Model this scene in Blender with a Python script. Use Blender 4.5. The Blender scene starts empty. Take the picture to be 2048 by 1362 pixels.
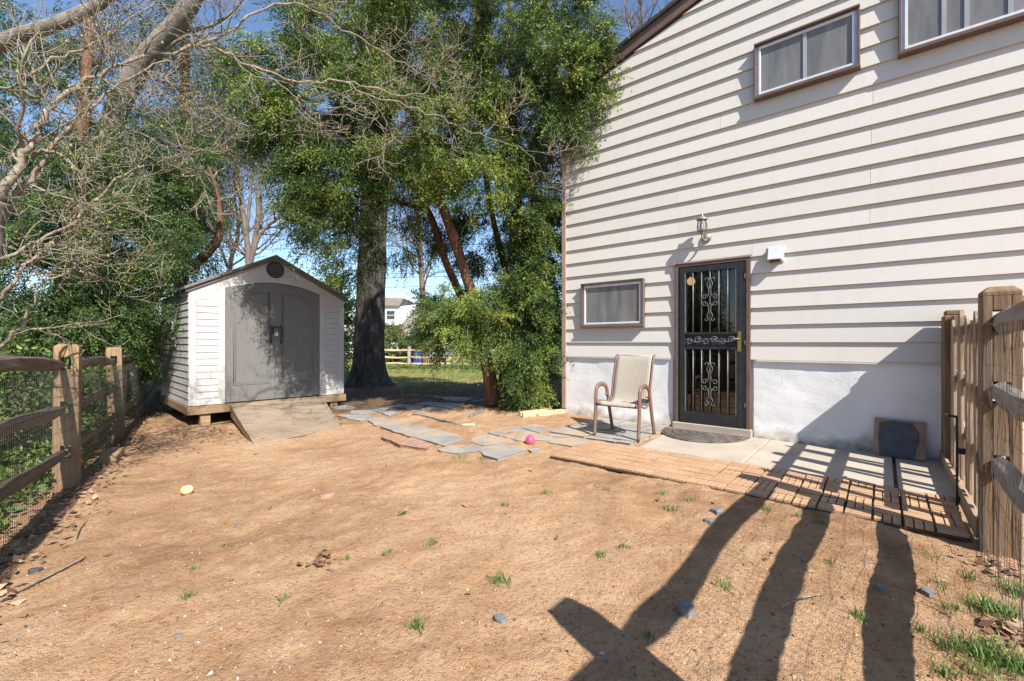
import bpy, math, random
import numpy as np
from mathutils import Vector, Matrix

# ------------------------------------------------------------------ camera, sky, sun, exposure
scene = bpy.context.scene
col = scene.collection
F, CX, HY = 890.0, 1024.0, 686.0          # focal length and horizon in photo pixels (2048 wide)
CAMZ = 1.12
cam_data = bpy.data.cameras.new('camera')
cam_data.sensor_width = 36.0
cam_data.lens = F / 2048 * 36
cam_data.shift_y = (HY - 681) / 2048
cam_data.clip_start = 0.05
cam_data.clip_end = 2000
cam = bpy.data.objects.new('camera', cam_data)
col.objects.link(cam)
cam.location = (0, 0, CAMZ)
cam.rotation_euler = (math.radians(90), 0, 0)
scene.camera = cam

PHI = math.radians(39.9)                   # the house wall is turned this much from the picture plane
SUN_EL = math.radians(44)
SH = math.radians(-29.5)                   # heading of the shadows, from +Y towards +X
shd = Vector((math.sin(SH), math.cos(SH), 0))
sun_vec = Vector((-shd.x * math.cos(SUN_EL), -shd.y * math.cos(SUN_EL), math.sin(SUN_EL)))
world = bpy.data.worlds.new('World')
scene.world = world
world.use_nodes = True
wn = world.node_tree
sky = wn.nodes.new('ShaderNodeTexSky')
sky.sky_type = 'NISHITA'
sky.sun_disc = False
sky.sun_elevation = SUN_EL
sky.sun_rotation = math.atan2(sun_vec.x, sun_vec.y)
sky.air_density = 1.0
sky.dust_density = 0.25
sky.ozone_density = 3.5
bg = wn.nodes['Background']
wn.links.new(sky.outputs['Color'], bg.inputs['Color'])
bg.inputs['Strength'].default_value = 0.112
sd = bpy.data.lights.new('sun', 'SUN')
sd.energy = 5.0
sd.angle = math.radians(0.5)
sd.color = (1.0, 0.95, 0.87)
sun = bpy.data.objects.new('sun', sd)
col.objects.link(sun)
sun.location = (8, -14, 16)
sun.rotation_euler = (-sun_vec).to_track_quat('-Z', 'Y').to_euler()
vs = scene.view_settings
vs.view_transform = 'Standard'
vs.look = 'None'
vs.exposure = 0.90
vs.gamma = 1.0
vs.use_curve_mapping = False
scene.cycles.max_bounces = 6
scene.cycles.transparent_max_bounces = 8

# ------------------------------------------------------------------ helpers
RNG = np.random.default_rng(7)
random.seed(7)

def tag(o, label=None, cat=None, group=None, kind=None):
    if label: o['label'] = label
    if cat: o['category'] = cat
    if group: o['group'] = group
    if kind: o['kind'] = kind
    return o

def empty(name, loc=(0, 0, 0), rz=0.0):
    o = bpy.data.objects.new(name, None)
    col.objects.link(o)
    o.location = loc
    o.rotation_euler = (0, 0, rz)
    o.empty_display_size = 0.1
    return o

def link_mesh(name, me, mat, parent=None, smooth=False):
    if mat is not None and not me.materials:
        me.materials.append(mat)
    if smooth:
        me.polygons.foreach_set('use_smooth', np.ones(len(me.polygons), dtype=bool))
    o = bpy.data.objects.new(name, me)
    col.objects.link(o)
    if parent is not None:
        o.parent = parent
    return o

def np_mesh(name, verts, faces, tint=None):
    """verts (N,3), faces (M,k) arrays"""
    me = bpy.data.meshes.new(name)
    verts = np.asarray(verts, dtype=np.float32)
    faces = np.asarray(faces, dtype=np.int32)
    M, k = faces.shape
    me.vertices.add(len(verts))
    me.vertices.foreach_set('co', verts.ravel())
    me.loops.add(M * k)
    me.loops.foreach_set('vertex_index', faces.ravel())
    me.polygons.add(M)
    me.polygons.foreach_set('loop_start', np.arange(0, M * k, k, dtype=np.int32))
    me.polygons.foreach_set('loop_total', np.full(M, k, dtype=np.int32))
    if tint is not None:
        a = me.attributes.new('tint', 'FLOAT', 'POINT')
        a.data.foreach_set('value', np.asarray(tint, dtype=np.float32))
    me.update(calc_edges=True)
    return me

class MB:
    def __init__(s):
        s.v = []; s.f = []
    def add(s, vs_, fs_):
        b = len(s.v)
        s.v.extend([tuple(map(float, v)) for v in vs_])
        s.f.extend([tuple(b + i for i in f) for f in fs_])
        return s
    def box(s, x0, x1, y0, y1, z0, z1):
        return s.add([(x0, y0, z0), (x1, y0, z0), (x1, y1, z0), (x0, y1, z0), (x0, y0, z1), (x1, y0, z1), (x1, y1, z1), (x0, y1, z1)],
                     [(0, 3, 2, 1), (4, 5, 6, 7), (0, 1, 5, 4), (1, 2, 6, 5), (2, 3, 7, 6), (3, 0, 4, 7)])
    def prism(s, poly, d):
        """poly: 3D points in order, d: extrusion vector"""
        n = len(poly); d = Vector(d)
        vs_ = [Vector(p) for p in poly] + [Vector(p) + d for p in poly]
        fs_ = [tuple(range(n - 1, -1, -1)), tuple(range(n, 2 * n))]
        for i in range(n):
            j = (i + 1) % n
            fs_.append((i, j, n + j, n + i))
        return s.add(vs_, fs_)
    def tube(s, pts, rad, sides=6, flat=None):
        pts = [Vector(p) for p in pts]
        n = len(pts)
        if not hasattr(rad, '__len__'): rad = [rad] * n
        up = None; rings = []
        for i, p in enumerate(pts):
            t = (pts[min(i + 1, n - 1)] - pts[max(i - 1, 0)])
            if t.length < 1e-9: t = Vector((0, 0, 1))
            t.normalize()
            if up is None:
                up = Vector((0, 0, 1)) if abs(t.z) < 0.9 else Vector((1, 0, 0))
            a = up - t * up.dot(t)
            if a.length < 1e-6: a = t.orthogonal()
            a.normalize(); up = a
            b = t.cross(a)
            fa, fb = flat if flat else (1, 1)
            rings.append([p + (a * math.cos(k * 2 * math.pi / sides) * fa + b * math.sin(k * 2 * math.pi / sides) * fb) * rad[i] for k in range(sides)])
        vs_ = [v for r in rings for v in r]; fs_ = []
        for i in range(n - 1):
            for k in range(sides):
                k2 = (k + 1) % sides
                fs_.append((i * sides + k, i * sides + k2, (i + 1) * sides + k2, (i + 1) * sides + k))
        fs_.append(tuple(range(sides - 1, -1, -1)))
        fs_.append(tuple((n - 1) * sides + k for k in range(sides)))
        return s.add(vs_, fs_)
    def lathe(s, prof, c=(0, 0, 0), sides=20, axis='z', squash=1.0):
        cx_, cy_, cz_ = c; vs_ = []; fs_ = []
        for r, h in prof:
            for k in range(sides):
                a = k * 2 * math.pi / sides
                u, w = r * math.cos(a), r * math.sin(a) * squash
                if axis == 'z': vs_.append((cx_ + u, cy_ + w, cz_ + h))
                else: vs_.append((cx_ + u, cy_ + h, cz_ + w))
        n = len(prof)
        for i in range(n - 1):
            for k in range(sides):
                k2 = (k + 1) % sides
                fs_.append((i * sides + k, i * sides + k2, (i + 1) * sides + k2, (i + 1) * sides + k))
        fs_.append(tuple(range(sides - 1, -1, -1)))
        fs_.append(tuple((n - 1) * sides + k for k in range(sides)))
        return s.add(vs_, fs_)
    def mesh(s, name):
        me = bpy.data.meshes.new(name)
        me.from_pydata(s.v, [], s.f)
        me.update()
        return me
    def build(s, name, mat, parent=None, smooth=False, bevel=0.0, seg=1):
        o = link_mesh(name, s.mesh(name), mat, parent, smooth)
        if bevel:
            m = o.modifiers.new('bevel', 'BEVEL'); m.width = bevel; m.segments = seg; m.limit_method = 'ANGLE'
        return o

def spline(pts, n):
    """Catmull-Rom through points (tuples of any length)"""
    P_ = np.array(pts, dtype=float); out = []
    m = len(P_)
    for i in range(m - 1):
        p0, p1, p2, p3 = P_[max(i - 1, 0)], P_[i], P_[i + 1], P_[min(i + 2, m - 1)]
        for k in range(n):
            t = k / n
            out.append(0.5 * ((2 * p1) + (-p0 + p2) * t + (2 * p0 - 5 * p1 + 4 * p2 - p3) * t * t + (-p0 + 3 * p1 - 3 * p2 + p3) * t ** 3))
    out.append(P_[-1])
    return [tuple(o) for o in out]

# value noise, vectorised
def vnoise(x, y, seed=0):
    xi = np.floor(x).astype(np.int64); yi = np.floor(y).astype(np.int64)
    xf = x - xi; yf = y - yi
    u = xf * xf * (3 - 2 * xf); v = yf * yf * (3 - 2 * yf)
    def h(a, b):
        n = (a * 374761393 + b * 668265263 + seed * 1442695041) & 0x7fffffff
        n = ((n ^ (n >> 13)) * 1274126177) & 0x7fffffff
        return ((n ^ (n >> 16)) & 0xffff) / 65535.0
    return (h(xi, yi) * (1 - u) + h(xi + 1, yi) * u) * (1 - v) + (h(xi, yi + 1) * (1 - u) + h(xi + 1, yi + 1) * u) * v

# ------------------------------------------------------------------ where things are
def P(x, y, Z):                            # photo pixel at depth Z
    return Vector(((x - CX) / F * Z, Z, CAMZ - (y - HY) / F * Z))
ES = Vector((math.cos(PHI), -math.sin(PHI), 0))   # along the house wall, to the right
EN = Vector((math.sin(PHI), math.cos(PHI), 0))    # into the house wall
T0, N0 = -3.87, 5.90                       # left corner of the wall
def W(s, p, z=0.0):                        # s along wall from its left corner, p out of the wall
    return ES * (s + T0) + EN * (N0 - p) + Vector((0, 0, z))
def TN(t, n, z=0.0):
    return ES * t + EN * n + Vector((0, 0, z))
def wall_s(x):                             # photo column -> distance along the wall
    # X = (x-CX)/F*Y and X*EN.x+Y*EN.y = N0
    k = (x - CX) / F
    Y = N0 / (k * EN.x + EN.y)
    return (k * Y) * ES.x + Y * ES.y - T0

_ctrl = np.array([
    (0, 0, -.03), (0, 1.5, -.04), (1.5, 1.5, -.03), (2.8, 2.4, -.03), (2.1, 2.65, -.012), (1.2, 3.4, -.014), (.5, 4.2, -.02), (1.7, 3.0, -.012), (2.5, 5.4, -.06), (1.5, 4.95, -.012), (1.2, 6.0, .0), (.8, 6.8, .07), (3.5, 3.4, -.04),
    (4.5, 3.5, -.03), (0.8, 3.6, -.03), (0, 3, -.06), (0.1, 5, -.05), (-.3, 6.6, -.0), (-.3, 7.8, .05), (-2, 3, -.10), (-4, 4, -.18), (-2.2, 5, -.14), (-3.6, 6.3, -.27),
    (-2.7, 7, -.20), (-4.7, 7.3, -.27), (-3.4, 9, -.22), (-2.2, 8.4, -.13), (-6, 4, -.25), (-6, 9, -.3), (-7.5, 8, -.28), (.3, 9, -.02), (-3, 11, -.08),
    (0, 14, 0), (-3, 18, .03), (3, 13, 0), (-4.1, 12.3, -.02), (-7, 13, -.1), (3, -2, -.03), (-3, -2, -.08), (6, 2, -.03), (-8, 1, -.2)], dtype=float)
def gz(X, Y):
    X = np.asarray(X, dtype=float); Y = np.asarray(Y, dtype=float)
    num = np.zeros_like(X); den = np.full_like(X, 1e-5)
    for cx_, cy_, cz_ in _ctrl:
        sg = 1.15 if cy_ < 9.5 else 2.4
        w = np.exp(-((X - cx_) ** 2 + (Y - cy_) ** 2) / (2 * sg * sg))
        num += w * cz_; den += w
    return num / den
def g(X, Y):
    return float(gz(np.array([X]), np.array([Y]))[0])
def G(x, y, dz=0.0):                       # photo pixel -> point on the ground
    z = -0.05
    for _ in range(25):
        Z = (CAMZ - z) * F / max(y - HY, 1)
        p = P(x, y, Z)
        z = 0.5 * z + 0.5 * (g(p.x, p.y) + dz)
    return Vector((p.x, p.y, g(p.x, p.y) + dz))

# ------------------------------------------------------------------ materials
class MT:
    def __init__(s, name, rough=0.8, spec=0.3):
        s.m = bpy.data.materials.new(name); s.m.use_nodes = True
        s.nt = s.m.node_tree; s.N = s.nt.nodes; s.L = s.nt.links
        s.b = s.N['Principled BSDF']
        s.b.inputs['Roughness'].default_value = rough
        s.b.inputs['Specular IOR Level'].default_value = spec
        s.tc = s.N.new('ShaderNodeTexCoord')
    def map(s, scale=(1, 1, 1), src='Object', rot=(0, 0, 0)):
        m = s.N.new('ShaderNodeMapping'); m.inputs['Scale'].default_value = scale; m.inputs['Rotation'].default_value = rot
        s.L.new(s.tc.outputs[src], m.inputs['Vector']); return m.outputs[0]
    def noise(s, scale, detail=4, vec=None, rough=0.55, dist=0.0):
        n = s.N.new('ShaderNodeTexNoise'); n.inputs['Scale'].default_value = scale; n.inputs['Detail'].default_value = detail
        n.inputs['Roughness'].default_value = rough; n.inputs['Distortion'].default_value = dist
        s.L.new(vec if vec is not None else s.tc.outputs['Object'], n.inputs['Vector']); return n.outputs['Fac']
    def voro(s, scale, vec=None, feat='F1', out='Distance'):
        n = s.N.new('ShaderNodeTexVoronoi'); n.feature = feat; n.inputs['Scale'].default_value = scale
        s.L.new(vec if vec is not None else s.tc.outputs['Object'], n.inputs['Vector']); return n.outputs[out]
    def ramp(s, fac, stops):
        r = s.N.new('ShaderNodeValToRGB'); e = r.color_ramp.elements
        while len(e) < len(stops): e.new(0.5)
        for el, (p, c) in zip(e, stops):
            el.position = p
            el.color = (c, c, c, 1) if not hasattr(c, '__len__') else (*c, 1)
        s.L.new(fac, r.inputs[0]); return r.outputs[0]
    def mix(s, fac, a, b, mode='MIX'):
        n = s.N.new('ShaderNodeMix'); n.data_type = 'RGBA'; n.blend_type = mode
        for i, v in ((0, fac), (6, a), (7, b)):
            if isinstance(v, bpy.types.NodeSocket): s.L.new(v, n.inputs[i])
            elif i == 0: n.inputs[0].default_value = v
            else: n.inputs[i].default_value = (*v, 1)
        return n.outputs[2]
    def math(s, op, a, b=0.0):
        n = s.N.new('ShaderNodeMath'); n.operation = op
        for i, v in enumerate((a, b)):
            if isinstance(v, bpy.types.NodeSocket): s.L.new(v, n.inputs[i])
            else: n.inputs[i].default_value = v
        return n.outputs[0]
    def attr(s, name='tint'):
        n = s.N.new('ShaderNodeAttribute'); n.attribute_name = name; return n.outputs['Fac']
    def orand(s):
        return s.N.new('ShaderNodeObjectInfo').outputs['Random']
    def sep(s, src='Object'):
        n = s.N.new('ShaderNodeSeparateXYZ'); s.L.new(s.tc.outputs[src], n.inputs[0]); return n.outputs
    def color(s, c):
        if isinstance(c, bpy.types.NodeSocket): s.L.new(c, s.b.inputs['Base Color'])
        else: s.b.inputs['Base Color'].default_value = (*c, 1)
        return s
    def bump(s, h, strength=0.4, dist=0.01):
        n = s.N.new('ShaderNodeBump'); n.inputs['Strength'].default_value = strength; n.inputs['Distance'].default_value = dist
        s.L.new(h, n.inputs['Height']); s.L.new(n.outputs[0], s.b.inputs['Normal']); return s

def simple(name, c1, c2, scale=8, rough=0.7, spec=0.3, stretch=(1, 1, 1), bump=0.15, bdist=0.004, metal=0.0):
    t = MT(name, rough, spec)
    v = t.map(stretch)
    n = t.noise(scale, 5, v)
    t.color(t.ramp(n, [(0.3, c1), (0.7, c2)]))
    if bump: t.bump(t.noise(scale * 4, 4, v), bump, bdist)
    t.b.inputs['Metallic'].default_value = metal
    return t.m

M = {}
# dirt yard with a lawn beyond
t = MT('dirt', 0.95, 0.1)
n1 = t.noise(0.55, 4, dist=0.4); n2 = t.noise(5.0, 6, rough=0.65); n3 = t.noise(42, 5, rough=0.7); n4 = t.voro(70)
base = t.ramp(n1, [(0.30, (0.245, 0.132, 0.068)), (0.48, (0.385, 0.228, 0.124)), (0.66, (0.525, 0.345, 0.21))])
base = t.mix(t.ramp(n2, [(0.40, 0.0), (0.72, 0.75)]), base, (0.52, 0.35, 0.22))
base = t.mix(t.ramp(n3, [(0.34, 0.65), (0.48, 0.0)]), base, (0.17, 0.09, 0.046))
base = t.mix(t.ramp(n4, [(0.08, 0.4), (0.16, 0.0)]), base, (0.50, 0.38, 0.26))
x_, y_, z_ = t.sep()
far = t.math('ADD', t.math('MULTIPLY', t.math('SUBTRACT', y_, 11.2), 0.5), t.math('MULTIPLY', t.math('SUBTRACT', t.noise(0.9, 3), 0.5), 2.2))
far = t.math('MINIMUM', t.math('MAXIMUM', far, 0.0), 1.0)
grs = t.ramp(t.noise(3.0, 5), [(0.35, (0.15, 0.17, 0.045)), (0.55, (0.24, 0.21, 0.075)), (0.7, (0.36, 0.26, 0.13))])
base = t.mix(far, base, grs)
# dark leaf mould on the left by the shed
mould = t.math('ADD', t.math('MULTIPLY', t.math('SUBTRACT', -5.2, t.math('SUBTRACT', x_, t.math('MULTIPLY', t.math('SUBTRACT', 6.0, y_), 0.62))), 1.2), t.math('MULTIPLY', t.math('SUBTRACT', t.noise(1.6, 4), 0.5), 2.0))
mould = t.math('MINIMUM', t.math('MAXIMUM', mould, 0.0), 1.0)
soil_shade = t.math('MULTIPLY', t.math('MINIMUM', t.math('MAXIMUM', t.math('ADD', t.math('SUBTRACT', y_, 7.5), t.math('MULTIPLY', t.math('SUBTRACT', t.noise(2.1, 4), 0.5), 1.6)), 0.0), 1.0), t.math('SUBTRACT', 1.0, far))  # dark soil at the back, house and evergreen shade painted into its colour
base = t.mix(soil_shade, base, t.ramp(n3, [(0.3, (0.09, 0.055, 0.035)), (0.7, (0.22, 0.145, 0.09))]))
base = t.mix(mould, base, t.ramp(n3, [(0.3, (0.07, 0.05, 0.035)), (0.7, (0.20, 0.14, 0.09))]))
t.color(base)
hh = t.math('ADD', t.math('ADD', t.math('MULTIPLY', n3, 0.7), t.math('MULTIPLY', t.noise(160, 3), 0.35)), t.math('MULTIPLY', n2, 1.0))
t.bump(hh, 0.9, 0.026)
M['dirt'] = t.m

# lap siding
t = MT('siding', 0.55, 0.3)
v = t.map((1.0, 1.0, 14.0))
gr = t.noise(9, 5, v, 0.6)
c = t.mix(t.orand(), (0.585, 0.55, 0.50), (0.63, 0.595, 0.545))
c = t.mix(t.ramp(gr, [(0.35, 0.35), (0.65, 0.0)]), c, (0.55, 0.49, 0.44))
c = t.mix(t.ramp(t.noise(2.6, 4, t.map((5, 1, .35))), [(0.55, 0.0), (0.8, 0.3)]), c, (0.47, 0.43, 0.385))
c = t.mix(t.ramp(t.noise(1.3, 5), [(0.5, 0.0), (0.75, 0.28)]), c, (0.545, 0.47, 0.42))
t.color(c); t.bump(t.noise(30, 4, t.map((0.6, 1, 10))), 0.25, 0.004)
M['siding'] = t.m
# whitewashed stucco foundation, stained near the ground
t = MT('stucco', 0.85, 0.2)
x_, y_, z_ = t.sep()
low = t.math('ADD', t.math('MULTIPLY', t.math('SUBTRACT', 0.17, z_), 4.6), t.math('MULTIPLY', t.math('SUBTRACT', t.noise(5, 5), 0.5), 2.0))
low = t.math('MINIMUM', t.math('MAXIMUM', low, 0.0), 0.85)
c = t.ramp(t.noise(2.2, 5), [(0.35, (0.67, 0.665, 0.66)), (0.65, (0.76, 0.755, 0.75))])
c = t.mix(low, c, t.ramp(t.noise(9, 4), [(0.35, (0.13, 0.105, 0.07)), (0.65, (0.46, 0.37, 0.25))]))
cr = t.voro(1.7, t.map((1, 1, 1.6)), 'DISTANCE_TO_EDGE')
c = t.mix(t.math('MULTIPLY', t.ramp(cr, [(0.0, 0.5), (0.006, 0.0)]), t.ramp(t.noise(1.5, 2), [(0.5, 0.0), (0.6, 1.0)])), c, (0.25, 0.22, 0.2))
t.color(c)
t.bump(t.math('ADD', t.noise(9, 5), t.math('MULTIPLY', t.noise(40, 4), 0.4)), 0.35, 0.012)
M['stucco'] = t.m
M['brown_trim'] = simple('brown_trim', (0.115, 0.072, 0.055), (0.155, 0.10, 0.078), 6, 0.45, 0.4, bump=0.05)
M['taupe_trim'] = simple('taupe_trim', (0.33, 0.22, 0.175), (0.40, 0.28, 0.225), 5, 0.5, 0.4, bump=0.05)
M['white_alu'] = simple('white_aluminium', (0.62, 0.63, 0.64), (0.72, 0.72, 0.72), 12, 0.4, 0.5, bump=0.03)
M['grey_alu'] = simple('grey_aluminium', (0.42, 0.43, 0.45), (0.55, 0.56, 0.58), 12, 0.35, 0.5, bump=0.03, metal=0.6)
t = MT('insect_screen', 0.5, 0.5)
sc = t.noise(2.0, 3)
w1 = t.noise(420, 2)
cf = t.noise(1.6, 3, t.map((5.0, 1, 0.7)))
cc = t.ramp(cf, [(0.3, (0.055, 0.05, 0.045)), (0.5, (0.12, 0.112, 0.102)), (0.68, (0.19, 0.185, 0.175))])
t.color(t.mix(t.ramp(w1, [(0.35, 0.0), (0.65, 0.45)]), cc, (0.21, 0.20, 0.19)))
t.b.inputs['Coat Weight'].default_value = 0.9; t.b.inputs['Coat Roughness'].default_value = 0.04
M['screen'] = t.m
M['curtain'] = simple('curtain', (0.28, 0.29, 0.31), (0.36, 0.37, 0.39), 3, 0.8, 0.2, (8, 1, 1))
M['shingle'] = simple('shingle', (0.035, 0.035, 0.04), (0.07, 0.068, 0.07), 30, 0.9, 0.2, bump=0.6, bdist=0.01)
M['black_metal'] = simple('black_metal', (0.014, 0.015, 0.017), (0.028, 0.03, 0.034), 14, 0.42, 0.45, bump=0.05)
M['steel_bar'] = simple('worn_bar', (0.10, 0.095, 0.09), (0.22, 0.21, 0.20), 25, 0.42, 0.5, bump=0.05, metal=0.25)
M['brass'] = simple('brass', (0.45, 0.30, 0.09), (0.6, 0.42, 0.15), 12, 0.3, 0.5, bump=0.02, metal=0.9)
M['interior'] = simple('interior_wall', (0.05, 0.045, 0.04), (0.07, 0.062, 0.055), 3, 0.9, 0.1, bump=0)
# thin glass: clear with a fresnel reflection
def glass(name, tintc, refl=0.0):
    m = bpy.data.materials.new(name); m.use_nodes = True; nt = m.node_tree; nt.nodes.clear()
    o = nt.nodes.new('ShaderNodeOutputMaterial'); mx = nt.nodes.new('ShaderNodeMixShader')
    tr = nt.nodes.new('ShaderNodeBsdfTransparent'); gl = nt.nodes.new('ShaderNodeBsdfGlossy'); fr = nt.nodes.new('ShaderNodeFresnel')
    ad = nt.nodes.new('ShaderNodeMath'); ad.operation = 'ADD'; ad.inputs[1].default_value = refl
    fr.inputs['IOR'].default_value = 1.55
    tr.inputs['Color'].default_value = (*tintc, 1); gl.inputs['Roughness'].default_value = 0.015
    nt.links.new(fr.outputs[0], ad.inputs[0]); nt.links.new(ad.outputs[0], mx.inputs[0])
    nt.links.new(tr.outputs[0], mx.inputs[1]); nt.links.new(gl.outputs[0], mx.inputs[2]); nt.links.new(mx.outputs[0], o.inputs[0])
    return m
M['glass'] = glass('door_glass', (0.62, 0.63, 0.62), 0.02)
M['lamp_glass'] = glass('lantern_glass', (0.93, 0.94, 0.95), 0.12)
def emis(name, c, st):
    m = bpy.data.materials.new(name); m.use_nodes = True
    b = m.node_tree.nodes['Principled BSDF']; b.inputs['Base Color'].default_value = (*c, 1)
    b.inputs['Emission Color'].default_value = (*c, 1); b.inputs['Emission Strength'].default_value = st
    return m
M['globe'] = emis('lit_globe', (1.0, 0.55, 0.2), 1.0)
M['bronze'] = simple('lantern_bronze', (0.20, 0.15, 0.12), (0.42, 0.35, 0.30), 30, 0.45, 0.5, bump=0.15, metal=0.4)
M['vent_white'] = simple('vent_white', (0.48, 0.48, 0.48), (0.56, 0.56, 0.56), 9, 0.5, 0.4, bump=0.05)
# wood
def wood(name, c1, c2, c3, rough=0.8, along=2, scale=7.0):
    t = MT(name, rough, 0.25)
    st = [9, 9, 9]; st[along] = 0.7
    v = t.map(tuple(st))
    n = t.noise(scale * 0.5, 6, v, 0.65, 0.6)
    c = t.ramp(n, [(0.3, c1), (0.5, c2), (0.7, c3)])
    c = t.mix(t.math('MULTIPLY', t.orand(), 0.45), c, c1)
    c = t.mix(t.ramp(t.noise(2.2, 4), [(0.5, 0.0), (0.8, 0.45)]), c, tuple(k * 0.55 for k in c1))
    t.color(c); t.bump(n, 0.6, 0.008)
    return t.m
M['post_wood'] = wood('post_wood', (0.155, 0.098, 0.055), (0.26, 0.172, 0.10), (0.37, 0.255, 0.155))
M['rail_wood'] = wood('rail_wood', (0.085, 0.062, 0.044), (0.15, 0.112, 0.083), (0.225, 0.18, 0.138), along=0)
M['grey_rail'] = wood('grey_rail', (0.22, 0.19, 0.165), (0.36, 0.32, 0.28), (0.48, 0.43, 0.38), along=0)
M['picket_wood'] = wood('picket_wood', (0.24, 0.165, 0.11), (0.38, 0.285, 0.205), (0.50, 0.395, 0.30))
M['lumber'] = wood('fresh_lumber', (0.42, 0.30, 0.17), (0.56, 0.43, 0.27), (0.64, 0.52, 0.35), along=0)
M['ply'] = wood('weathered_ply', (0.22, 0.165, 0.115), (0.31, 0.24, 0.17), (0.39, 0.31, 0.225), along=0)
M['joist'] = wood('joist_wood', (0.22, 0.14, 0.08), (0.33, 0.22, 0.13), (0.42, 0.29, 0.18), along=0)
t = MT('deck_slat', 0.75, 0.25)
v = t.map((1.2, 26, 8)); n = t.noise(4, 5, v)
c = t.ramp(n, [(0.3, (0.29, 0.16, 0.085)), (0.55, (0.42, 0.255, 0.15)), (0.75, (0.50, 0.335, 0.21))])
c = t.mix(t.math('MULTIPLY', t.orand(), 0.5), c, (0.50, 0.33, 0.20))
t.color(c); t.bump(n, 0.35, 0.003)
M['deck'] = t.m
M['deck_base'] = simple('deck_base', (0.05, 0.035, 0.022), (0.09, 0.06, 0.038), 20)
# stone
t = MT('flagstone', 0.8, 0.3)
n = t.noise(3.5, 6, dist=0.5)
c = t.ramp(n, [(0.3, (0.19, 0.185, 0.18)), (0.52, (0.28, 0.27, 0.255)), (0.72, (0.38, 0.345, 0.295))])
c = t.mix(t.math('MULTIPLY', t.orand(), 0.5), c, (0.24, 0.24, 0.245))
c = t.mix(t.ramp(t.noise(1.4, 4), [(0.44, 0.0), (0.64, 0.7)]), c, (0.42, 0.30, 0.19))
t.color(c); t.bump(t.noise(14, 6), 0.5, 0.012)
M['flag'] = t.m
M['redstone'] = simple('red_stone', (0.27, 0.15, 0.10), (0.42, 0.27, 0.19), 9, 0.85, 0.2, bump=0.5, bdist=0.01)
M['slate'] = simple('slate', (0.045, 0.05, 0.06), (0.10, 0.105, 0.12), 10, 0.6, 0.4, bump=0.5, bdist=0.008)
M['chip'] = simple('slate_chip', (0.12, 0.12, 0.125), (0.24, 0.235, 0.235), 14, 0.7, 0.3, bump=0.4, bdist=0.006)
t = MT('concrete', 0.9, 0.2)
n = t.noise(2.0, 6); c = t.ramp(n, [(0.3, (0.34, 0.29, 0.235)), (0.7, (0.46, 0.405, 0.335))])
c = t.mix(t.ramp(t.noise(45, 4), [(0.3, 0.4), (0.5, 0.0)]), c, (0.34, 0.28, 0.22))
t.color(c); t.bump(t.noise(60, 4), 0.3, 0.004); M['concrete'] = t.m
t = MT('rubber_mat', 0.85, 0.25)
wv = t.N.new('ShaderNodeTexWave'); wv.wave_type = 'RINGS'; wv.rings_direction = 'Z'; wv.inputs['Scale'].default_value = 9; wv.inputs['Distortion'].default_value = 5; wv.inputs['Detail'].default_value = 2
t.L.new(t.tc.outputs['Object'], wv.inputs['Vector'])
t.color(t.ramp(wv.outputs['Fac'], [(0.2, (0.07, 0.06, 0.052)), (0.8, (0.15, 0.13, 0.115))])); t.bump(wv.outputs['Fac'], 0.8, 0.008); M['mat'] = t.m
M['chair_frame'] = simple('chair_frame', (0.15, 0.085, 0.065), (0.20, 0.12, 0.09), 15, 0.4, 0.4, bump=0.08)
t = MT('sling', 0.8, 0.2)
wv = t.N.new('ShaderNodeTexWave'); wv.bands_direction = 'X'; wv.inputs['Scale'].default_value = 11; wv.inputs['Distortion'].default_value = 0.3
t.L.new(t.tc.outputs['Object'], wv.inputs['Vector'])
c = t.ramp(wv.outputs['Fac'], [(0.2, (0.33, 0.29, 0.235)), (0.75, (0.45, 0.405, 0.335))])
c = t.mix(t.ramp(t.noise(300, 2, t.map((0.3, 1, 1))), [(0.4, 0.3), (0.6, 0.0)]), c, (0.30, 0.26, 0.21))
t.color(c); t.bump(t.noise(260, 2), 0.3, 0.002); M['sling'] = t.m
M['pink'] = simple('pink_rubber', (0.62, 0.05, 0.13), (0.72, 0.08, 0.18), 9, 0.4, 0.5, bump=0.05)
M['yellow'] = simple('yellow_ball', (0.70, 0.50, 0.18), (0.78, 0.62, 0.32), 14, 0.6, 0.4, bump=0.2)
# shed plastics
t = MT('shed_wall', 0.6, 0.35)
v = t.map((2.2, 2.2, 14)); n = t.noise(7, 5, v)
c = t.ramp(n, [(0.3, (0.43, 0.41, 0.395)), (0.7, (0.52, 0.50, 0.485))])
c = t.mix(t.ramp(t.noise(2.0, 4), [(0.45, 0.0), (0.8, 0.4)]), c, (0.37, 0.345, 0.32))
t.color(c); t.bump(n, 0.4, 0.006); M['shed_wall'] = t.m
t = MT('shed_side', 0.65, 0.3)
n = t.noise(7, 5, t.map((30, 30, 2.0)))
t.color(t.ramp(n, [(0.3, (0.40, 0.375, 0.35)), (0.7, (0.56, 0.53, 0.50))])); t.bump(n, 0.8, 0.012); M['shed_side'] = t.m
M['shed_door'] = simple('shed_door', (0.135, 0.13, 0.122), (0.17, 0.165, 0.155), 5, 0.55, 0.35, (6, 6, 1), bump=0.25)
M['shed_roof'] = simple('shed_roof', (0.13, 0.12, 0.11), (0.19, 0.175, 0.165), 9, 0.7, 0.3, bump=0.3)
M['dark_vent'] = simple('dark_vent', (0.045, 0.042, 0.04), (0.07, 0.066, 0.062), 9, 0.6, 0.3, bump=0.1)
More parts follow.
